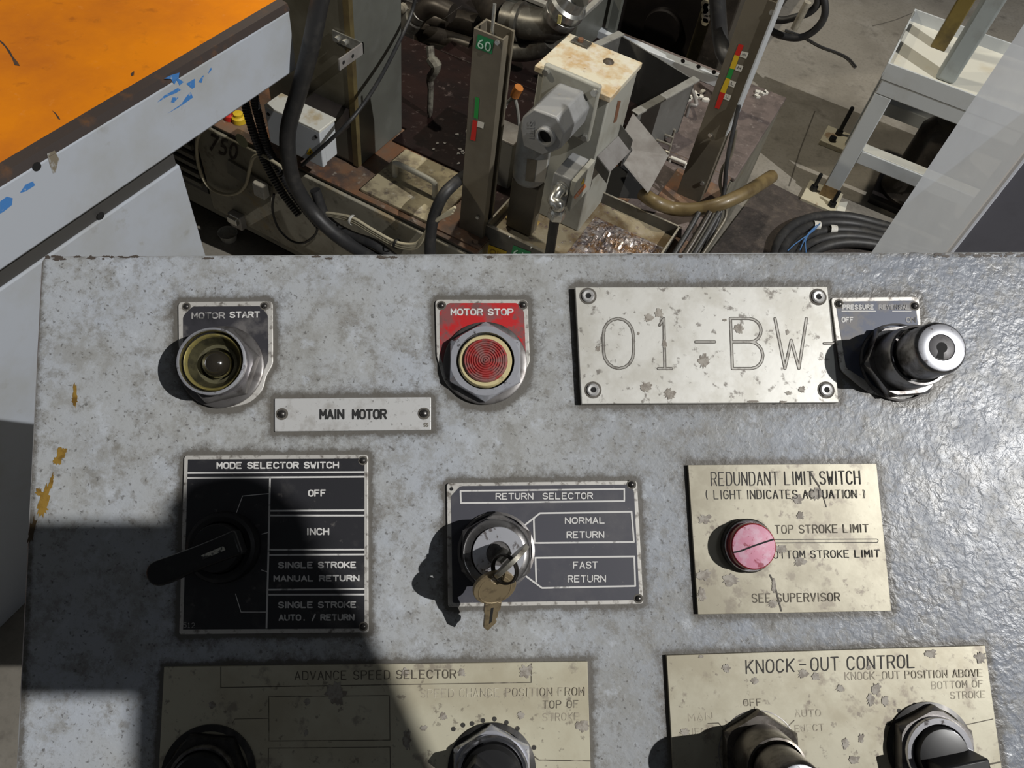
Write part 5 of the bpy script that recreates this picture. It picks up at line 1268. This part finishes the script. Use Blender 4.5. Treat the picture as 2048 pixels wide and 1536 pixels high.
obj('pipe', MB().tube([P6(812, 22, 1.74), P6(880, 40, 1.74), P6(960, 62, 1.74)], .024, 18, 4), m_pipe_dark, t)
obj('pipe', MB().tube([P6(844, 76, 1.70), P6(858, 70, 1.70), P6(890, 76, 1.70), P6(945, 92, 1.70)], .022, 18, 6), m_pipe_dark, t)
obj('pipe', MB().tube([P6(846, 72, 1.70), P6(842, 110, 1.70), Vector((P6(842, 110, 1.70).x, 1.70, ZT))], .022, 18, 4), m_pipe_dark, t)
obj('pipe_block', MB().tube([P6(905, 45, 1.74), P6(958, 58, 1.74)], .036, 20, 0), m_pipe_dark, t)
sp = onb(863, 118, 1.36); sq = onb(861, 176, 1.36)
tag(obj('hanging_rag', MB().tube([onb(860, 92, 1.37), sp, onb(873, 135, 1.355), onb(860, 158, 1.36), sq, Vector((sq.x, sq.y, ZT + .006))], [.009, .013, .010, .008, .007, .002], 9, 6), M('oily rag', (0.16, 0.15, 0.12), .8, 0, [((0.04, 0.03, 0.025), 40, .45, .6, .9)])), 'oily pale rag strip hanging in the dark pit left of post 60', 'rag')

# ------------------------------------------------------------------ hoses and cables on the left
def cable(name, label, cat, pts, r, mat, ridges=None, seg=10, smooth=6, group=None):
    o = obj(name, MB().tube([onb(x, y, b) for x, y, b in pts], r, seg, smooth, False, ridges), mat)
    return tag(o, label, cat, group)
cable('hydraulic_hose', 'thick black hose crossing in front of the white junction box', 'hose',
      [(655, -60, 1.00), (640, 0, .985), (622, 90, .965), (600, 175, .955), (577, 255, .95), (577, 315, .95), (590, 368, .96), (622, 420, .975), (668, 466, .98), (722, 502, .985), (800, 545, .99)], .0158, m_rubber, seg=16)
cable('hydraulic_hose', 'black hose curving up in front of the hatch lid left of post 60', 'hose',
      [(862, 540, 1.0), (860, 490, 1.005), (866, 440, 1.015), (884, 395, 1.03), (908, 368, 1.065), (938, 346, 1.135), (985, 318, 1.15)], .0118, m_rubber, seg=14)
cable('hydraulic_hose', 'black hose low beside the thick hose below the hatch lid', 'hose', [(630, 380, 1.0), (655, 440, 1.0), (700, 470, 1.0), (752, 490, 1.0), (810, 535, 1.0)], .0115, m_rubber, seg=12)
cable('ribbed_conduit', 'ribbed black conduit left of the junction box, right one of the pair', 'conduit', [(505, 120, 1.005), (508, 190, 1.0), (519, 240, .998), (534, 292, .996), (553, 330, .994), (577, 372, .992), (604, 412, .996), (640, 455, 1.0)], .0080, m_conduit, ridges=.20, smooth=18)
cable('ribbed_conduit', 'ribbed black conduit left of the junction box, left one of the pair', 'conduit', [(483, 140, 1.01), (489, 200, 1.005), (502, 250, 1.0), (520, 300, .998), (541, 345, .997), (568, 390, .999), (598, 430, 1.0)], .0080, m_conduit, ridges=.20, smooth=18)
cable('cable', 'cream cable hanging in a loop across the stencilled tank front', 'cable', [(408, 240, 1.02), (401, 262, 1.02), (393, 290, 1.02), (398, 335, 1.02), (416, 372, 1.02), (446, 388, 1.02), (474, 386, 1.02), (492, 368, 1.018), (500, 335, 1.012), (508, 314, 1.005), (524, 311, .995), (545, 322, .988), (566, 336, .982)], .0039, m_cream)
cable('cable', 'thin black cable slanting from the pipes down to the junction box', 'cable', [(836, -30, 1.30), (822, 30, 1.28), (790, 100, 1.20), (755, 165, 1.10), (722, 215, 1.03), (690, 252, .99), (655, 285, .972), (622, 314, .968), (605, 330, .972)], .0038, m_rubber)
cable('cable', 'thin black cable drooping in a loop under the hinge clip', 'cable', [(548, 388, 1.01), (545, 420, 1.01), (556, 455, 1.01), (580, 480, 1.01), (606, 486, 1.01), (628, 472, 1.005), (636, 455, 1.0)], .0028, m_rubber)
for k_, dx in enumerate((0, 9, 18)):
    cable('cable', 'cream cable in the tied bundle below the hatch lid, %s' % ('lowest of three', 'middle of three', 'topmost of three')[k_], 'cable',
          [(636, 428 - dx * .2, 1.0), (668, 433 - dx * .3, 1.0), (706, 444 - dx * .45, 1.0), (750, 470 - dx * .45, 1.0), (792, 492 - dx * .45, 1.0), (828, 497 - dx * .5, 1.0), (848, 478 - dx * .4, 1.0 + .003 * k_), (860 + dx * .2, 450 - dx * .2, 1.01), (905 + dx * .3, 425 - dx * .6, 1.02)], .0034, m_cream)
for x, y, la_ in ((704, 440, 'left'), (793, 487, 'right')):
    c_ = onb(x, y, 1.0)
    tag(obj('cable_tie', MB().lathe(c_, onb(x + 20, y + 10, 1.0) - c_, [(.011, -.003), (.012, 0), (.011, .003)], 16), m_tape if la_ == 'left' else m_blackbolt), '%s cable tie around the cream cable bundle' % ('white left', 'black right')[la_ == 'right'], 'cable tie')
# caps glimpsed on the tank top behind the conduits
for nm, x, y, mt, lb_ in (('filler_cap', 461, 236, m_redtape, 'red filler cap on the tank top beside the ribbed conduits'), ('filler_cap', 479, 243, m_yellow, 'yellow filler cap on the tank top beside the ribbed conduits')):
    c_ = onz(x, y, ZT)
    tag(obj(nm, MB().lathe(c_, (0, 0, 1), [(.016, 0), (.016, .012), (.011, .016), (.011, .022), (.0001, .023)], 14), mt), lb_, 'cap')
c_ = onz(458, 477, 0)
t = thing('plastic_cup', 'clear cup lying on the floor at the foot of the tank', 'cup', c_)
obj('cup', MB().lathe(c_, (0, 0, 1), [(.020, 0), (.024, .020), (.026, .022), (.023, .020), (.019, .003), (.0001, .003)], 24), m_tape, t)

# ------------------------------------------------------------------ hoses on the right
cable('drain_hose', 'amber translucent drain hose bending around the right post foot', 'hose', [(1286, 388, 1.36), (1310, 404, 1.34), (1345, 417, 1.36), (1390, 419, 1.37), (1440, 408, 1.39), (1486, 388, 1.44), (1518, 369, 1.50), (1543, 353, 1.56)], .0150, m_amber, seg=16)
cable('hydraulic_hose', 'black hose dropping behind the right post at the top', 'hose', [(1432, -40, 1.95), (1436, 20, 1.95), (1440, 70, 1.95), (1448, 108, 1.93), (1470, 132, 1.90), (1500, 150, 1.88)], .020, m_rubber, seg=14)
cable('cable', 'thin black cable tied along the right side of the right post', 'cable', [(1478, 210, 1.47), (1470, 245, 1.46), (1458, 300, 1.44), (1452, 340, 1.43), (1448, 385, 1.42), (1436, 440, 1.38), (1404, 505, 1.32), (1380, 560, 1.28)], .0045, m_rubber)
cable('cable', 'thin olive cable hanging beside the right post foot', 'cable', [(1472, 260, 1.46), (1462, 310, 1.45), (1446, 335, 1.44), (1440, 365, 1.43), (1446, 392, 1.42), (1452, 430, 1.39), (1430, 470, 1.35), (1390, 530, 1.28)], .0035, m_post)
for k_, (dx, ww) in enumerate(((0, .006), (22, .0075), (40, .006))):
    cable('conduit_pipe', 'dark conduit running down beside the tray, %s of three' % ('leftmost', 'middle', 'rightmost')[k_], 'conduit', [(1398 + dx, 425, 1.36), (1372 + dx, 470, 1.31), (1344 + dx, 515, 1.26), (1310 + dx, 570, 1.21)], ww, m_rubber if k_ != 1 else m_pipe_dark)
# loops of cable at the top right behind the right post
for k_, pts in enumerate(([(1515, 40, 1.9), (1550, 66, 1.9), (1590, 76, 1.9), (1622, 66, 1.9), (1646, 40, 1.9), (1650, 10, 1.9), (1640, -30, 1.9)], [(1515, 20, 1.9), (1556, 40, 1.9), (1592, 34, 1.9), (1620, 24, 1.9), (1636, 4, 1.9), (1630, -20, 1.9)])):
    cable('cable', ('lower black cable loop hanging behind the top of the right post', 'upper black cable loop hanging behind the top of the right post')[k_], 'cable', pts, .0085, m_rubber)
c0_, c1_ = onb(1588, 58, 1.88), onb(1616, 4, 1.88)
tag(obj('pale_lever', MB().tube([c0_, c1_], .0085, 10, 0), m_rimhi), 'pale grip sticking up between the cable loops at the top right', 'lever')
# cable trailing on the floor
P_ = [onz(x, y, .008) for x, y in ((1570, 60), (1604, 72), (1640, 92), (1672, 104), (1696, 116), (1712, 134))]
tag(obj('cable', MB().tube(P_, .0042, 8, 6), m_rubber), 'dark cable trailing on the concrete between right post and white frame', 'cable')
# ------------------------------------------------------------------ rubber mat and hose coil
mt_ = [onz(x, y, .001) for x, y in ((1528, 362), (1600, 398), (1700, 448), (1850, 520), (1700, 640), (1380, 560))]
tag(obj('floor_mat', MB().prism(mt_, (0, 0, .006)), M('grimy rubber mat', (0.060, 0.048, 0.042), .8, 0, [((0.10, 0.08, 0.065), 40, .50, .64, .8), ((0.03, 0.025, 0.022), 12, .45, .62, .8), ((0.16, 0.13, 0.10), 120, .62, .72, .7)], (90, .8, .004))), 'grimy dark mat on the floor under the hose coil', 'mat')
offs = [((0, 0), 'outermost'), ((16, 16), 'second outermost'), ((32, 32), 'middle'), ((52, 46), 'second innermost'), ((72, 60), 'innermost')]
for k_, ((ox, oy), w_) in enumerate(offs):
    base = [(1545, 530), (1560, 478), (1592, 447), (1640, 432), (1695, 433), (1750, 446), (1800, 462), (1860, 490)]
    pts = [onz(x + ox * .55, y + oy * (.9 if i < 7 else .5), .022 + .010 * math.sin(i + k_)) for i, (x, y) in enumerate(base)]
    tag(obj('hose', MB().tube(pts, .0145, 14, 6), m_rubber), '%s black hose of the coil on the floor mat' % w_, 'hose', 'coiled hoses on the mat')
for x, y, lb_ in ((1632, 452, 'white tape band on the coiled hoses, left one beside the blue string'), (1665, 460, 'white tape band on the coiled hoses, right one of two')):
    c_ = onz(x, y, .024); d_ = onz(x + 20, y + 2, .024) - c_
    tag(obj('tape_band', MB().lathe(c_, d_, [(.0152, -.010), (.0156, 0), (.0152, .010)], 18), m_tape), lb_, 'tape')
c_ = onz(1570, 487, .024)
tag(obj('hose_fitting', MB().lathe(c_, onz(1590, 470, .024) - c_, [(.012, -.02), (.017, -.018), (.017, .006), (.0155, .016)], 18, True), m_zinc), 'bright metal fitting on the end of a coiled hose', 'fitting')
for k_, pts in enumerate(([(1634, 450), (1616, 468), (1606, 486), (1600, 500)], [(1630, 455), (1612, 478), (1612, 505)], [(1640, 447), (1626, 462), (1590, 488), (1575, 502)])):
    tag(obj('string', MB().tube([onz(x, y, .040) for x, y in pts], .0016, 6, 5), m_blue_string), 'strand of blue string tied to the coiled hoses', 'string', 'blue string strands')
# small white plate on the floor
tag(obj('shim_plate', MB().prism([onz(x, y, .001) for x, y in ((1669, 408), (1695, 405), (1688, 428), (1660, 421))], (0, 0, .004)), m_shelf), 'small white plate on the floor in front of the frame foot', 'plate')
c_ = onz(1674, 413, .0054)

# ------------------------------------------------------------------ white steel frame with shelf
FBm = 2.235; LX0, LX1 = .046, .094; FZ = .430
t = thing('steel_frame', 'pale grey welded steel frame with shelf, bolted to the floor', 'frame', Vector((.25, 2.42, 0)))
def bar(nm, *b_, mat=m_frame, bv=.0025): return obj(nm, MB().box(*b_), mat, t, bevel=bv)
bar('leg', LX0, LX1, FBm, FBm + .045, .05, FZ - .055)
bar('leg', LX0, LX1, FBm + .315, FBm + .36, .02, FZ - .055)
bar('leg', LX0 + .62, LX1 + .62, FBm, FBm + .045, .02, FZ - .055)
bar('leg', LX0 + .62, LX1 + .62, FBm + .315, FBm + .36, .02, FZ - .055)
obj('leg_foot', MB().box(LX0 - .001, LX1 + .001, FBm - .001, FBm + .046, .016, .055), m_rustfoot, t)
bar('top_rail', LX0, LX1 + .62, FBm - .001, FBm + .045, FZ - .055, FZ - .004)
bar('top_rail', LX0, LX1 + .62, FBm + .315, FBm + .36, FZ - .055, FZ - .004)
bar('side_rail', LX0, LX0 + .045, FBm + .045, FBm + .315, FZ - .055, FZ - .004)
bar('lower_rail', LX1, LX1 + .57, FBm, FBm + .045, .160, .202)
bar('lower_shelf', LX1, LX1 + .57, FBm + .004, FBm + .044, .202, .2035, mat=m_shelf)
bar('lower_rail', LX1, LX1 + .57, FBm + .315, FBm + .36, .160, .202)
# shelf tray with turned-up edges
bar('shelf', LX0 - .004, LX1 + .624, FBm + .006, FBm + .367, FZ - .004, FZ, mat=m_shelf, bv=.001)
bar('shelf_edge', LX0 - .004, LX1 + .624, FBm - .003, FBm + .002, FZ - .012, FZ + .034, bv=.001)
bar('shelf_edge', LX0 - .004, LX1 + .624, FBm + .362, FBm + .367, FZ - .004, FZ + .034, bv=.001)
bar('shelf_edge', LX0 - .008, LX0 - .003, FBm - .003, FBm + .367, FZ - .004, FZ + .034, bv=.001)
bp_ = [onz(x, y, .016) for x, y in ((1618, 357), (1672, 378), (1664, 412), (1600, 392))]
xs = [p.x for p in bp_]; ys = [p.y for p in bp_]
f1 = obj('base_plate', MB().box(.000, .112, FBm - .055, FBm + .055, 0, .016), m_base, t, bevel=.002)
for x, y, hgt_ in ((.022, FBm + .010, .075), (.094, FBm - .030, .07)):
    b_ = obj('anchor_bolt', MB().hexnut(Vector((x, y, .016)), (0, 0, 1), .013, 0, .014).lathe(Vector((x, y, 0)), (0, 0, 1), [(.006, .016), (.006, hgt_), (.0045, hgt_ + .003), (.0001, hgt_ + .003)], 14), m_blackbolt, f1)
f2c = onz(1672, 278, .016)
f2 = obj('base_plate', MB().box(f2c.x - .045, f2c.x + .07, f2c.y - .045, f2c.y + .06, 0, .018), m_base, t, bevel=.002)
for x, y, hgt_ in ((f2c.x + .0, f2c.y + .03, .12), (f2c.x - .01, f2c.y - .022, .03)):
    obj('anchor_bolt', MB().hexnut(Vector((x, y, .018)), (0, 0, 1), .013, 0, .014).lathe(Vector((x, y, 0)), (0, 0, 1), [(.007, .018), (.007, hgt_), (.0055, hgt_ + .003), (.0001, hgt_ + .003)], 14), m_blackbolt, f2)
# square tube upright standing on the shelf, dark bronze bar behind it
s0 = onz(1890, 158, FZ); z_ = FZ
t = tag(obj('square_tube', MB().box(s0.x - .026, s0.x + .026, s0.y - .02, s0.y + .03, FZ, 1.20), M('grey green tube', (0.28, 0.31, 0.315), .45, 0, [((0.20, 0.21, 0.2), 20, .5, .7, .6)]), bevel=.008), 'grey square tube upright standing on the white frame shelf', 'upright')
s1 = onz(1882, 98, FZ)
tag(obj('bronze_bar', MB().box(s1.x - .030, s1.x + .012, s1.y - .012, s1.y + .020, FZ, 1.20), M('oily bronze', (0.17, 0.125, 0.035), .4, .3, [((0.06, 0.045, 0.02), 8, .42, .60, .9)]), bevel=.003), 'dark bronze stained bar standing behind the grey square tube', 'bar')
t = thing('coolant_pump', 'dark pump under the white frame shelf', 'pump', Vector((.30, 2.52, 0)))
obj('pump_body', MB().lathe(Vector((.30, 2.43, 0)), (0, 0, 1), [(.09, 0), (.10, .03), (.085, .05), (.085, .24), (.06, .28), (.0001, .29)], 36, True), m_pipe_dark, t)
obj('pump_base', MB().box(.19, .41, 2.32, 2.54, 0, .02), m_dark, t)

# ------------------------------------------------------------------ press table on the left: orange top, pale side beam
BA = -.8937; BZ = .80; BE = .969
t = thing('press_table', 'orange topped press table with pale blue grey side beam at the left', 'press table', Vector((-1.5, .2, 0)))
obj('orange_top', MB().box(-2.6, BA - .018, -1.2, BE - .004, BZ - .012, BZ + .001), m_orange, t, bevel=.002)
zbt = .678
obj('edge_strip', MB().hexa([(BA - .022, -1.2, BZ - .012), (BA + .0005, -1.2, BZ - .012), (BA + .0005, BE, BZ - .012), (BA - .022, BE, BZ - .012)], [(BA - .020, -1.2, BZ + .0015), (BA - .004, -1.2, BZ - .001), (BA - .004, BE, BZ - .001), (BA - .020, BE, BZ + .0015)]), m_edgestrip, t)
obj('side_beam', MB().box(-2.6, BA, -1.2, BE, zbt, BZ - .012), m_beam, t, bevel=.004)
PE = .686; PA = BA - .02
obj('pedestal', MB().box(-2.3, PA, -1.2, PE, 0, zbt - .044), m_beam, t, bevel=.003)
obj('gap_shade_strip', MB().box(-2.3, PA - .004, -1.2, PE - .004, zbt - .044, zbt), M('dark joint', (0.06, 0.058, 0.055), .6), t)  # recessed strip, its dark colour stands in for the shadow under the beam
FPb = lambda x, y: ona(x, y, BA + .0004)
def c1(x, y): return (x * .3418, y * .3418)
rnd = random.Random(4)
def scuff(pts, mat, nm, P):
    obj(nm, MB().add([P(*c1(x, y)) for x, y in pts], [tuple(range(len(pts)))]), mat, t)
for pts in (((960, 460), (1000, 440), (1050, 425), (1045, 460), (1075, 480), (1050, 500), (1035, 470), (1020, 495), (1000, 462)), ((920, 600), (960, 560), (1040, 515), (1060, 525), (1030, 545), (985, 562)), ((1090, 490), (1140, 460), (1140, 510), (1125, 520)), ((1000, 600), (1010, 570), (1045, 570), (1020, 600)), ((1095, 560), (1115, 538), (1130, 570), (1060, 620), (980, 665), (1060, 610)), ((1160, 480), (1185, 445), (1195, 440), (1180, 485)), ((1215, 425), (1235, 395), (1240, 405), (1222, 430)),
            ((115, 1130), (150, 1080), (195, 1060), (205, 1085), (150, 1120)), ((0, 1180), (40, 1150), (75, 1160), (70, 1200), (20, 1240), (0, 1250))):
    scuff(pts, m_bluescuff, 'blue_scuff', FPb)
scuff(((275, 900), (320, 880), (345, 930), (325, 1010), (310, 1015), (290, 960)), m_brownrun, 'brown_run', FPb)
for x, y, P, ax in ((215, 975, FPb, 1), (590, 1262, lambda x, y: ona(x, y, PA + .0004), 1)):
    c_ = P(*c1(x, y))
    obj('screw_hole', MB().lathe(c_, (1, 0, 0), [(.0065, .0002), (.00005, .0003)], 16), m_hole, t)
top = lambda x, y: onz(x, y, BZ + .0016)
for pts, in ((((0, 235), (20, 250), (60, 300), (75, 330), (105, 365), (115, 385), (85, 380), (70, 340), (30, 275), (0, 245)),), (((305, 645), (325, 660), (345, 685), (352, 700), (340, 695), (325, 670)),), (((765, 430), (785, 415), (782, 440), (768, 445)),)):
    scuff(pts, m_edgestrip, 'chip_mark', top)

# ------------------------------------------------------------------ slate cabinet and milky guard sheet on the right
cA = EYE + ray(1970, 412) * .90
t = thing('slate_cabinet', 'dark slate cabinet at the right behind the console', 'cabinet', Vector((cA.x + .2, cA.y + .05, 0)))
cdir = Vector((.93, .37, 0)).normalized(); cn = Vector((-.37, .93, 0))
def vbox(p, dirv, ln, dep, z0, z1):
    a = Vector((p.x, p.y, z0)); return MB().prism([a, a + dirv * ln, a + dirv * ln + cn * dep, a + cn * dep], (0, 0, z1 - z0))
obj('body', vbox(cA, cdir, .45, .03, 0, 1.10), m_cab, t, bevel=.003)
m_sheet = M('milky plastic', (0.80, 0.87, 0.99), .35, 0, [((0.66, 0.72, 0.84), 6, .45, .65, .6)], alpha=.64)
sL = EYE + ray(1908, 262) * .98
sdir = (Vector((sL.x, sL.y, 0)) - Vector((cA.x, cA.y, 0)))
sp_ = MB().prism([Vector((cA.x, cA.y, .0)), Vector((sL.x, sL.y, .0)), Vector((sL.x, sL.y, .0)) + cn * .003, Vector((cA.x, cA.y, .0)) + cn * .003], (0, 0, 1.34))
t = thing('guard_sheet', 'milky translucent plastic guard sheet in front of the white frame', 'guard', Vector((sL.x, sL.y, 0)))
obj('sheet', sp_, m_sheet, t)
obj('edge_trim', MB().tube([Vector((cA.x, cA.y - .003, 0)), Vector((cA.x, cA.y - .003, 1.34))], .004, 8, 0), M('pale edge', (0.66, 0.68, 0.74), .4), t)

# ================================================================== unseen person with phone, added to cast the arm shadow on the panel
LP = Vector(bpy.data.objects['high_bay_lamp'].location); LH = (LP - FOOT).dot(N)
def SH(px, py, h):
    """the point at height h above the panel whose shadow falls on this pixel"""
    p = PP(px, py); return p + (LP - p) * (h / LH)
m_sleeve = M('dark sleeve', (0.03, 0.035, 0.05), .8, 0, [((0.05, 0.055, 0.07), 60, .45, .65, .7)])
m_skin = M('skin', (0.42, 0.25, 0.17), .5)
m_phone = M('phone shell', (0.02, 0.02, 0.022), .3)
ph_ = [SH(x, y, .880) for x, y in ((-470, 1040), (385, 1040), (385, 1392), (-470, 1392))]
t = tag(obj('phone', MB().hexa(ph_, [p + N * .009 for p in ph_]), m_phone, bevel=.002), 'unseen black phone high over the console, added to cast the panel shadow', 'phone')
def skin(name, nodes, edges, mat, parent, sub=2):
    me = bpy.data.meshes.new(name); off = Vector(parent['_o'])
    me.from_pydata([tuple(Vector(p) - off) for p, r in nodes], edges, [])
    o = bpy.data.objects.new(name, me); COL.objects.link(o); o.parent = parent
    sk = o.modifiers.new('skin', 'SKIN'); sk.use_smooth_shade = True
    if not me.skin_vertices: bpy.context.view_layer.update()
    for i, (p, r) in enumerate(nodes):
        me.skin_vertices[0].data[i].radius = (r, r); me.skin_vertices[0].data[i].use_root = (i == 0)
    sb = o.modifiers.new('sub', 'SUBSURF'); sb.levels = sub; sb.render_levels = sub
    me.materials.append(mat); return o
hand_c = SH(455, 1085, .884); wrist = SH(510, 1290, .895); fore = SH(538, 1480, .900); elbow = SH(640, 1860, .86)
per = thing('person', 'unseen person beside the console with a raised phone, added to cast the panel shadow', 'person', Vector((elbow.x, -.42, 0)))
bx, by = elbow.x + .02, -.42
B_ = [(Vector((bx - .16, by, .93)), .13), (Vector((bx - .16, by + .02, 1.18)), .14), (Vector((bx - .16, by + .05, 1.46)), .12), (Vector((bx - .17, by + .09, 1.58)), .055), (Vector((bx - .18, by + .12, 1.68)), .085), (Vector((bx - .18, by + .13, 1.78)), .07),
      (Vector((bx + .02, by + .06, 1.46)), .07), (elbow, .06), (fore, .048), (wrist, .041), (hand_c, .030),
      (Vector((bx - .34, by + .05, 1.46)), .07), (Vector((bx - .38, by - .02, 1.12)), .05), (Vector((bx - .36, by + .06, .90)), .04),
      (Vector((bx - .25, by, .88)), .095), (Vector((bx - .26, by + .02, .48)), .065), (Vector((bx - .26, by - .02, .09)), .045), (Vector((bx - .26, by + .12, .04)), .035),
      (Vector((bx - .07, by, .88)), .095), (Vector((bx - .06, by + .02, .48)), .065), (Vector((bx - .06, by - .02, .09)), .045), (Vector((bx - .06, by + .12, .04)), .035)]
skin('body', B_, [(0, 1), (1, 2), (2, 3), (3, 4), (4, 5), (2, 6), (6, 7), (7, 8), (8, 9), (9, 10), (2, 11), (11, 12), (12, 13), (0, 14), (14, 15), (15, 16), (16, 17), (0, 18), (18, 19), (19, 20), (20, 21)], m_sleeve, per)
hn = [(wrist, .026), (SH(470, 1180, .889), .028), (SH(445, 1090, .889), .026)]
he = [(0, 1), (1, 2)]
for k_, (tip, mid_, r) in enumerate((((350, 1045, 0.895), (400, 1000, 0.895), .0095), ((370, 1010, 0.898), (450, 975, 0.898), .0098), ((420, 985, 0.905), (505, 985, 0.905), .0095), ((470, 1010, 0.909), (545, 1040, 0.905), .0085))):
    i = len(hn); hn += [(SH(*mid_), r), (SH((mid_[0] + tip[0]) / 2, (mid_[1] + tip[1]) / 2 - 4, tip[2]), r * .95), (SH(*tip), r * .8)]; he += [(2, i), (i, i + 1), (i + 1, i + 2)]
i = len(hn); hn += [(SH(400, 1200, 0.895), .011), (SH(340, 1160, 0.898), .010), (SH(290, 1120, 0.899), .0085)]; he += [(1, i), (i, i + 1), (i + 1, i + 2)]
skin('hand', hn, he, m_skin, per)
